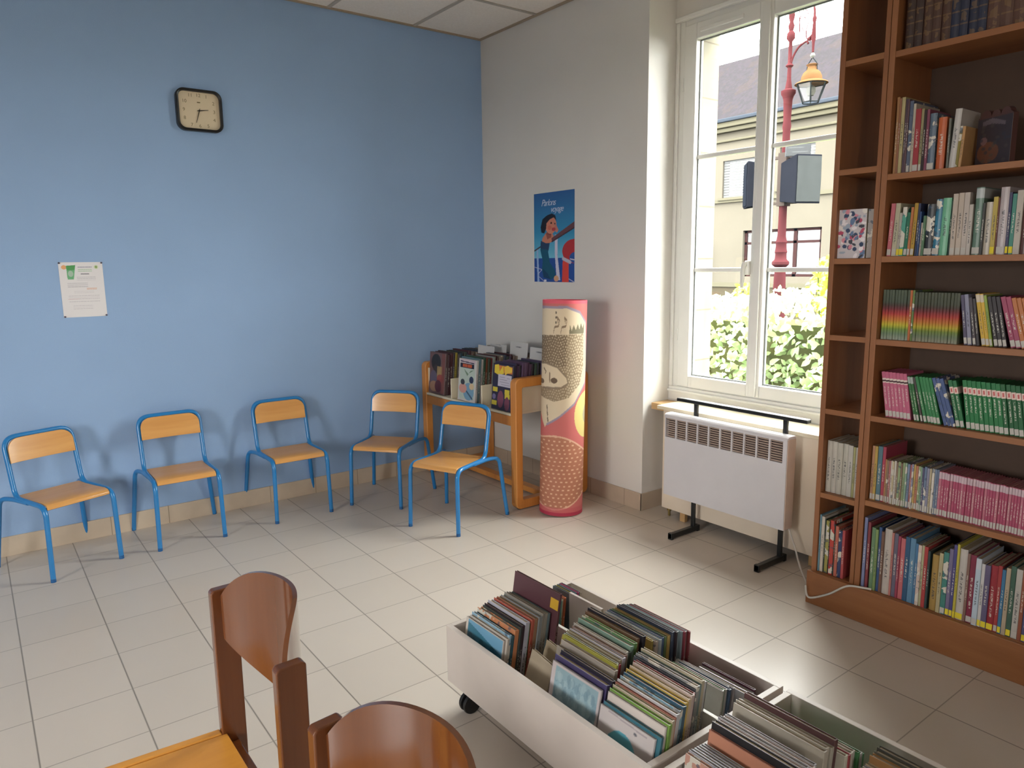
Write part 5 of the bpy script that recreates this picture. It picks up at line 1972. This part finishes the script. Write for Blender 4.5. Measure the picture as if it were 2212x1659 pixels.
stack(-1.535, -3.215, 0.180, [(0.016, 0.168, (206, 206, 212), 'white flat pamphlet'), (0.014, 0.166, (200, 200, 206), 'greyish flat pamphlet'), (0.008, 0.172, (110, 50, 70), 'dark red pamphlet')], 'far corner of the whole cart', G2, 6)
# loose tan books lying in the gap between the groups
for j, (xx, yy, cc, lb) in enumerate([(-1.90, -2.895, (196, 178, 150), 'tan book lying slanted between the left and middle groups, nearest'), (-1.83, -2.880, (190, 172, 140), 'sand book lying slanted between the groups, behind the tan one'),
                                      (-1.77, -2.885, (206, 180, 90), 'yellow edged book lying slanted between the groups')]):
    o = make_book('picture_book', 0.010, 0.19, 0.10, cc, 'plain')
    m = Matrix.Rotation(R(8), 4, 'X') @ Matrix.Rotation(R(12), 4, 'Y') @ Matrix.Rotation(R(90), 4, 'Z')
    o.rotation_euler = m.to_euler()
    o.location = (xx, yy - 0.055, 0.1205)
    tag(o, lb, 'book', G)
# second cart
G3 = 'books and cases in the second cart'
stack(-1.925, -3.490, 0.205, [(0.009, 0.222, (206, 150, 130), 'pale pink disc case', 'print')] + [(0.009, 0.226 - 0.001 * k, (176, 178, 186) if k % 2 else (150, 150, 160), ('silver disc case', 'grey disc case')[1 - k % 2], 'top_dark') for k in range(6)],
      'front bundle of the second cart', G3, 7)
stack(-1.845, -3.490, 0.235, [(0.006, 0.246, (190, 120, 96), 'orange pictured disc case', 'plain', cov_photo, 0.20), (0.016, 0.262, (36, 34, 38), 'black disc case')] + [(0.010, 0.262, (170, 170, 178) if k % 2 else (206, 190, 190), ('light grey disc case', 'pinkish disc case')[1 - k % 2], 'top_dark') for k in range(4)],
      'middle bundle of the second cart', G3, 8)
stack(-1.745, -3.480, 0.240, [(0.014, 0.270, (200, 190, 170), 'thick cream book'), (0.014, 0.270, (206, 196, 176), 'thick cream book'), (0.012, 0.268, (190, 184, 166), 'thick stone book'), (0.014, 0.280, (104, 66, 64), 'dark brown gold lettered book')],
      'back bundle of the second cart', G3, 8)
stack(-1.655, -3.490, 0.245, [(0.012, 0.232, (226, 222, 200), 'white book'), (0.010, 0.230, (190, 76, 84), 'red edged book'), (0.014, 0.228, (214, 206, 190), 'cream book'), (0.012, 0.226, (214, 208, 196), 'cream ribbed book'), (0.010, 0.222, (70, 140, 80), 'green edged book'), (0.012, 0.214, (206, 204, 204), 'white book'), (0.010, 0.205, (120, 150, 190), 'pale blue book'),
    (0.010, 0.200, (90, 170, 110), 'green book')], 'far half of the second cart', G3, 5)
stack(-1.640, -3.765, 0.225, [(0.010, 0.216, (206, 196, 186), 'cream ring bound book'), (0.010, 0.214, (180, 180, 196), 'pale violet book'), (0.012, 0.216, (196, 170, 130), 'buff book'), (0.016, 0.232, (176, 124, 66), 'brown card folder'), (0.014, 0.236, (92, 88, 72), 'dark olive book'), (0.014, 0.238, (84, 80, 70), 'grey brown book')],
      'far right of the second cart', G3, 5)

# ------------------------------------------------------------------ outside


def matte(name, c, rough=0.9, **kw):
    return plain(name, c, rough, spec=0.0, **kw)


mb = MB()
mb.box(0.60, 40, -25, 40, -0.60, -0.50)
mb.box(-40, X0 - 0.2, -25, 40, -0.60, -0.50)
mb.box(X0 - 0.2, 0.6, -25, Y0 - 0.3, -0.60, -0.50)
struct(mb.build('street_ground', matte('grey_asphalt', srgb(49, 49, 46), 0.9, vary=0.06, scale=3)))

# hedge: leaves over a hidden mass of twigs
rs = random.Random(12)


def leaf_pts(c, n, L, Wl, up):
    """a folded, curved leaf: 6 quads"""
    n = n.normalized()
    u = up - n * up.dot(n)
    if u.length < 1e-3:
        u = Vector((0, 1, 0)) - n * n.y
    u.normalize()
    s = n.cross(u)
    vs = []
    for k, (f, ww, bend) in enumerate(((0, 0.10, 0), (0.3, 0.9, 0.10), (0.65, 0.85, 0.12), (1.0, 0.04, -0.05))):
        cc = c + u * (L * (f - 0.2)) + n * (L * bend)
        vs += [cc - s * (Wl * ww) + n * (0.18 * Wl * ww), cc, cc + s * (Wl * ww) + n * (0.18 * Wl * ww)]
    fs = []
    for k in range(3):
        a = 3 * k
        fs += [(a, a + 1, a + 4, a + 3), (a + 1, a + 2, a + 5, a + 4)]
    return vs, fs


def leaf_mat(name, c1, c2):
    t = NT(name)
    g = t.n('ShaderNodeNewGeometry')
    t.base(t.ramp(g.outputs['Random Per Island'], [(0.0, c1), (0.55, c2), (1.0, dim(c2, 1.35))]))
    t.b.inputs['Subsurface Weight'].default_value = 0.0
    tr = t.n('ShaderNodeBsdfTranslucent')
    tr.inputs[0].default_value = dim(c2, 1.3)
    mx = t.n('ShaderNodeMixShader')
    mx.inputs[0].default_value = 0.25
    out = t.t.nodes['Material Output']
    t.l(t.b.outputs[0], mx.inputs[1])
    t.l(tr.outputs[0], mx.inputs[2])
    t.l(mx.outputs[0], out.inputs[0])
    return t.set(0.35)


LM1 = leaf_mat('laurel_leaf', srgb(112, 134, 86), srgb(160, 180, 128))
LM2 = leaf_mat('fresh_leaf', srgb(120, 158, 34), srgb(164, 196, 48))
twig = matte('twig_brown', srgb(81, 83, 53), 0.9)


def foliage(name, parent, mat, n, region, L, Wl, face=Vector((-1, -0.3, 0.3))):
    mb = MB()
    for _ in range(n):
        c = region()
        nn = Vector((face.x + rs.uniform(-0.9, 0.6), face.y + rs.uniform(-0.9, 0.9), face.z + rs.uniform(-0.5, 0.9)))
        up = Vector((rs.uniform(-0.5, 0.5), rs.uniform(-1, 1), rs.uniform(-0.9, 0.7)))
        k = rs.uniform(0.7, 1.25)
        vs, fs = leaf_pts(c, nn, L * k, Wl * k, up)
        mb.add(vs, fs)
    return mb.build(name, mat, parent, smooth=True)


hd = tag(empty('laurel_hedge', (2.6, -0.8, -0.5)), 'green laurel hedge with large glossy leaves outside the window', 'hedge')


def hregion():
    y = rs.uniform(-4.2, 2.2)
    top = 1.10 + 0.06 * math.sin(y * 5) + 0.05 * math.sin(y * 11 + 1)
    if rs.random() < 0.22:
        return Vector((rs.uniform(2.05, 2.75) - 2.6, y + 0.8, top + rs.uniform(-0.05, 0.05) + 0.5))
    z = rs.uniform(-0.45, top)
    return Vector((2.05 + 0.06 * math.sin(y * 7 + z * 6) + rs.uniform(-0.06, 0.16) - 2.6, y + 0.8, z + 0.5))


foliage('foliage', hd, LM1, 9500, hregion, 0.075, 0.021)
mb = MB()
mb.box(-0.42, 0.12, -3.4, 3.0, 0.0, 1.46)
mb.build('twig_mass', twig, hd)
for (yy, zt, nl, lb, xx) in ((-0.92, 1.50, 900, 'bright yellow green bush rising above the hedge near the bookcase side', 3.25), (-0.03, 1.22, 420, 'low yellow green bush tip above the hedge at the left pane', 3.25)):
    bs = tag(empty('leafy_bush', (xx, yy, -0.5)), lb, 'bush')

    def breg(yy=yy, zt=zt, xx=xx):
        a = rs.uniform(0, 2 * PI)
        f = rs.random() ** 0.7
        h = rs.random()
        rr = 0.36 * (1 - h * 0.65)
        return Vector((rr * f * math.cos(a), rr * f * math.sin(a) * 1.15, (zt + 0.5) * (0.62 + 0.38 * h) + rs.uniform(-0.03, 0.03)))
    foliage('foliage', bs, LM2, nl, breg, 0.062, 0.017)
    for k in range(5):
        a = 2 * PI * k / 5
        mb = MB()
        mb.tube(smooth_path([(0.02 * math.cos(a), 0.02 * math.sin(a), 0), (0.06 * math.cos(a), 0.06 * math.sin(a), 0.7), (0.16 * math.cos(a), 0.16 * math.sin(a), (zt + 0.5) * 0.95)]), 0.008, 6)
        mb.build('stem', twig, bs)

# the building across the street
bd = tag(empty('town_building', (18, 6, -0.5)), 'cream town building with grey slate roof across the street', 'building')
FW = matte('cream_render', srgb(73, 69, 61), 0.9, vary=0.04, scale=0.8)
FWl = matte('pale_stone_trim', srgb(70, 67, 56), 0.9, vary=0.03)
FB = matte('brown_window_frame', srgb(41, 27, 26), 0.6)
CURT = matte('net_curtain', srgb(69, 69, 69), 0.8, vary=0.05)
SHUT = matte('white_shutter', srgb(74, 74, 74), 0.6)


def slate():
    t = NT('slate_roof')
    v = t.coord('Object', (0.4, 1.0, 1.0))
    a = t.noise(v, 1.3, 6, 0.7)
    b = t.n('ShaderNodeTexBrick')
    t.l(t.coord('Object'), b.inputs['Vector'])
    b.inputs['Scale'].default_value = 4
    b.inputs['Color1'].default_value = srgb(36, 35, 36)
    b.inputs['Color2'].default_value = srgb(40, 37, 40)
    b.inputs['Mortar'].default_value = srgb(34, 31, 34)
    b.inputs['Mortar Size'].default_value = 0.01
    t.base(t.mix(t.math('MULTIPLY', t.math('GREATER_THAN', a, 0.56), 0.25), b.outputs[0], srgb(46, 39, 35)))
    return t.set(0.9, 0, 0.0)


SL = slate()


def bpart(nm, mat, *boxes, parent=None, **kw):
    mb = MB()
    for b in boxes:
        mb.box(*b)
    p = parent if parent is not None else bd
    ox, oy, oz = bd.location
    if parent is not None:
        ox, oy, oz = ox, oy, oz
    mb.v = [(q[0] - ox, q[1] - oy, q[2] - oz) for q in mb.v]
    return mb.build(nm, mat, p, **kw)


mb = MB()
holes = [(7.80, 10.60, 0.97, 2.48), (10.0, 11.5, 3.60, 4.82), (8.15, 9.35, 3.72, 5.0), (13.5, 14.8, 0.97, 2.48), (3.0, 4.4, 0.97, 2.48)]
wall_rects(mb, 18.0, 18.4, -8, 26, -0.5, 6.05, holes)
mb.v = [(q[0] - 18, q[1] - 6, q[2] + 0.5) for q in mb.v]
mb.build('facade_wall', FW, bd)
bpart('cornice', FWl, (17.90, 18.0, -8, 26, 5.42, 5.50), (17.80, 18.0, -8, 26, 5.72, 5.86), (17.70, 18.0, -8, 26, 5.86, 6.06), bevel=0.03)
bpart('string_course', FWl, (17.92, 18.0, -8, 26, 3.44, 3.56))
bpart('plinth_ledge', FWl, (17.80, 18.0, -8, 26, 0.62, 0.76))
bpart('base_wall', matte('worn_base_stone', srgb(56, 51, 41), 0.9), (17.85, 18.0, -8, 26, -0.5, 0.62))
bpart('gutter', matte('zinc_gutter', srgb(42, 46, 52), 0.5), (17.62, 17.80, -8, 26, 6.02, 6.14), bevel=0.03)
mb = MB()
mb.prism([(17.7, 6.12), (21.6, 9.06), (25.5, 6.12)], 1, -8, 26)
mb.v = [(q[0] - 18, q[1] - 6, q[2] + 0.5) for q in mb.v]
mb.build('roof', SL, bd)
for (a, b, c, d, kind) in ((7.80, 10.60, 0.97, 2.48, 3), (13.5, 14.8, 0.97, 2.48, 1), (3.0, 4.4, 0.97, 2.48, 1)):
    wdw = bpart('window', FB, (18.10, 18.16, a, a + 0.10, c, d), (18.10, 18.16, b - 0.10, b, c, d), (18.10, 18.16, a, b, c, c + 0.08), (18.10, 18.16, a, b, d - 0.08, d),
                (18.10, 18.16, a, b, d - 0.46, d - 0.38), *[(18.10, 18.16, a + (b - a) * k / kind - 0.06, a + (b - a) * k / kind + 0.06, c, d) for k in range(1, kind)])
    nfold = 60
    m2 = MB()
    pts = []
    for k in range(nfold + 1):
        pts.append((18.30 + 0.02 * math.sin(k * 1.9), a + (b - a) * k / nfold))
    vs = [(p[0] - 18, p[1] - 6, c + 0.5) for p in pts] + [(p[0] - 18, p[1] - 6, d + 0.5) for p in pts]
    m2.add(vs, [(k, k + 1, nfold + 2 + k, nfold + 1 + k) for k in range(nfold)])
    m2.build('curtain', CURT, wdw)
    bpart('pane', M['glass'], (18.12, 18.128, a + 0.1, b - 0.1, c + 0.08, d - 0.08), parent=wdw)
for (a, b, c, d) in ((10.0, 11.5, 3.60, 4.82), (8.15, 9.35, 3.72, 5.0)):
    sh = bpart('shutter', SHUT, *[(18.05, 18.09, a + 0.02, b - 0.02, c + k * (d - c) / 14 + 0.01, c + (k + 1) * (d - c) / 14) for k in range(14)])
    bpart('window_sill', FWl, (17.88, 18.05, a - 0.1, b + 0.1, c - 0.08, c))
mb = MB()
mb.tube([(-0.12, 5.93, 0.0), (-0.12, 5.93, 2.6)], 0.05, 10)
mb.build('downpipe', matte('rusty_downpipe', srgb(59, 39, 27), 0.7), bd, smooth=True)

# street lamp with two loudspeakers
LX, LY = 4.4, 0.383
lm = tag(empty('street_lamp', (LX, LY, -0.5)), 'ornate red cast iron street lamp post with a hanging lantern outside', 'street lamp')
RED = matte('faded_red_iron', srgb(60, 30, 32), 0.5, vary=0.05)
mb = MB()
zz = lambda z: z + 0.5
prof = [(0.14, 0.0), (0.14, 0.3), (0.09, 0.36), (0.075, 1.5), (0.06, 1.90), (0.095, 1.93), (0.095, 1.96), (0.066, 1.99), (0.062, 2.05), (0.072, 2.07), (0.060, 2.10), (0.058, 2.16), (0.066, 2.18), (0.054, 2.21),
        (0.046, 2.25), (0.044, 2.5), (0.040, 3.4), (0.048, 3.44), (0.040, 3.50), (0.048, 3.72), (0.060, 3.76), (0.078, 3.79), (0.078, 3.82), (0.036, 3.84), (0.040, 3.83), (0.022, 3.94), (0.020, 4.06), (0.042, 4.08), (0.020, 4.11), (0.020, 4.33),
        (0.044, 4.36), (0.044, 4.41), (0.022, 4.44), (0.034, 4.49), (0.020, 4.53), (0.032, 4.58), (0.032, 4.72), (0.018, 4.78), (0.018, 4.88), (0.026, 4.9), (0.004, 5.0)]
mb.lathe(prof, 16)
mb.build('post', RED, lm, smooth=True)
# the arm reaches towards -y (right in view)
ay = -0.27
mb = MB()
mb.tube(smooth_path([(0, 0, 4.60), (0, -0.02, 4.78), (0, -0.10, 4.88), (0, -0.20, 4.80), (0, ay + 0.01, 4.62), (0, ay, 4.52)]), 0.012, 8)
mb.tube(smooth_path([(0, -0.01, 4.08), (0, -0.04, 4.17), (0, -0.10, 4.25), (0, -0.19, 4.29), (0, -0.21, 4.26)]), 0.011, 8)
mb.lathe([(0.002, 0), (0.022, 0.02), (0.012, 0.05), (0.004, 0.09)], 10, 0, Matrix.Translation((0, -0.205, 4.29)) @ Matrix.Rotation(R(40), 4, 'X'))
mb.tube([(0, ay, 4.53), (0, ay, 4.50), (0, ay, 4.46), (0, ay, 4.30), (0, ay, 4.26), (0, ay, 4.16)], [0.012, 0.024, 0.016, 0.026, 0.014, 0.011], 10)
mb.tube(smooth_path([(0, ay + 0.09, 4.40), (0, ay + 0.085, 4.33), (0, ay + 0.05, 4.29), (0, ay, 4.30)]), 0.006, 6)
sp = []
for k in range(44):
    a = -0.6 + k * 0.25
    r = 0.012 + 0.0021 * k
    sp.append((0, -0.155 - r * 0.62 * math.cos(a), 4.49 + r * 1.6 * math.sin(a)))
mb.tube(sp, 0.0048, 6)
mb.tube(smooth_path([sp[-1], (0, -0.09, 4.62), (0, -0.12, 4.78)]), 0.005, 6)
mb.build('scroll_arm', RED, lm, smooth=True)
mb = MB()
mb.lathe([(0.004, -0.03), (0.024, -0.012), (0.026, 0.0), (0.018, 0.02), (0.004, 0.028)], 14, 0, Matrix.Translation((0, ay, 4.130)))
mb.build('white_ball', matte('white_insulator', srgb(81, 81, 78)), lm, smooth=True)
lt = MB()
for s in (-1, 1):
    lt.tube([(0, ay, 4.11), (0, ay + s * 0.055, 4.04), (0, ay + s * 0.06, 3.97)], 0.005, 6)
IRON = matte('dark_lantern_iron', srgb(27, 30, 31))
lo = lt.build('lantern_hanger', IRON, lm)
mb = MB()
mb.lathe([(0.172, 3.840), (0.162, 3.852), (0.108, 3.875), (0.104, 3.915), (0.085, 3.955), (0.050, 3.985), (0.044, 4.015), (0.060, 4.035), (0.045, 4.042)], 20, 0, Matrix.Translation((0, ay, 0)))
mb.build('lantern_cap', matte('orange_copper_cap', srgb(76, 54, 35)), lm, smooth=True)
HN = 6
mb = MB()
for k in range(HN):
    a, b = 2 * PI * (k + 0.5) / HN, 2 * PI * (k + 1.5) / HN
    T0, T1 = (0.160 * math.cos(a), ay + 0.160 * math.sin(a), 3.836), (0.160 * math.cos(b), ay + 0.160 * math.sin(b), 3.836)
    B0, B1 = (0.088 * math.cos(a), ay + 0.088 * math.sin(a), 3.650), (0.088 * math.cos(b), ay + 0.088 * math.sin(b), 3.650)
    mb.tube([T0, B0], 0.0065, 6)
    mb.tube([T0, T1], 0.006, 6)
    mb.tube([B0, B1], 0.006, 6)
lf = mb.build('lantern_frame', IRON, lm)
mb = MB()
for k in range(HN):
    a, b = 2 * PI * (k + 0.5) / HN, 2 * PI * (k + 1.5) / HN
    P = [(0.153 * math.cos(a), ay + 0.153 * math.sin(a), 3.83), (0.153 * math.cos(b), ay + 0.153 * math.sin(b), 3.83), (0.078 * math.cos(b), ay + 0.078 * math.sin(b), 3.66), (0.078 * math.cos(a), ay + 0.078 * math.sin(a), 3.66)]
    mb.add(P, [(0, 1, 2, 3)])
mb.build('lantern_glass', M['glass'], lf)
mb = MB()
mb.lathe([(0.012, 3.83), (0.045, 3.80), (0.05, 3.76), (0.03, 3.72)], 16, 0, Matrix.Translation((0, ay, 0)))
mb.build('lamp_bulb', matte('opal_bulb', srgb(69, 67, 63), 0.4), lm, smooth=True)


def speaker(name, y0, x0, rz, lb, grillc):
    o = tag(empty(name, (x0, y0, 2.085)), lb, 'loudspeaker', 'loudspeakers on the street lamp')
    o.rotation_euler = (0, 0, rz)
    w2, d2, h2 = 0.155, 0.145, 0.52
    mb = MB()
    mb.prism([(-d2, 0.0), (d2, 0.04), (d2, h2 - 0.06), (-d2, h2), (-d2 - 0.006, h2 / 2)], 1, -w2, w2)
    mb.build('case', matte('speaker_case_slate', srgb(22, 23, 28), 0.6), o, bevel=0.008)
    mb = MB()
    mb.prism([(-d2 - 0.010, 0.02), (-d2 - 0.014, h2 / 2), (-d2 - 0.012, h2 - 0.02), (-d2 - 0.004, h2 - 0.02), (-d2 - 0.007, h2 / 2), (-d2 - 0.004, 0.02)], 1, -w2 + 0.012, w2 - 0.012)
    mb.build('grille', grillc, o)
    return o


GL = matte('speaker_grille_grey', srgb(49, 51, 51), 0.6)
speaker('street_loudspeaker', 0.185, 4.40, R(66), 'grey fronted loudspeaker box on the street lamp, right of the post', GL)
speaker('street_loudspeaker', 0.74, 4.44, R(-48), 'dark loudspeaker box on the street lamp, left of the post', matte('dark_grille', srgb(20, 22, 27), 0.6))
mb = MB()
mb.box(-0.06, 0.06, -0.05, 0.05, 2.58, 3.16)
mb.box(-0.02, 0.02, -0.16, 0.26, 2.60, 2.63)
mb.box(-0.02, 0.02, -0.16, 0.26, 3.10, 3.13)
mb.build('speaker_bracket', matte('rusty_bracket', srgb(56, 49, 46), 0.7), lm)
sg_ = tag(empty('small_street_sign', (4.30, 0.165, 2.60), R(-50)), 'small blue grey sign with two pale lines above the right loudspeaker', 'sign')


def signp(U, V):
    p = Paint(U, V, (26, 28, 31))
    p.line([(0.03, 0.115), (0.17, 0.115)], 0.016, (48, 50, 52))
    p.line([(0.07, 0.055), (0.22, 0.055)], 0.016, (48, 50, 52))
    return p.c


c = painted('sign_face', 0.25, 0.11, 60, 40, lambda U, V: signp(U, V * 1.4), M['print_matte'], sg_, 0.002)
c.location = (-0.125, -0.004, 0)
mb = MB()
mb.box(-0.13, 0.13, -0.001, 0.03, -0.005, 0.115)
mb.build('sign_case', matte('sign_case', srgb(63, 64, 68), 0.6), sg_)
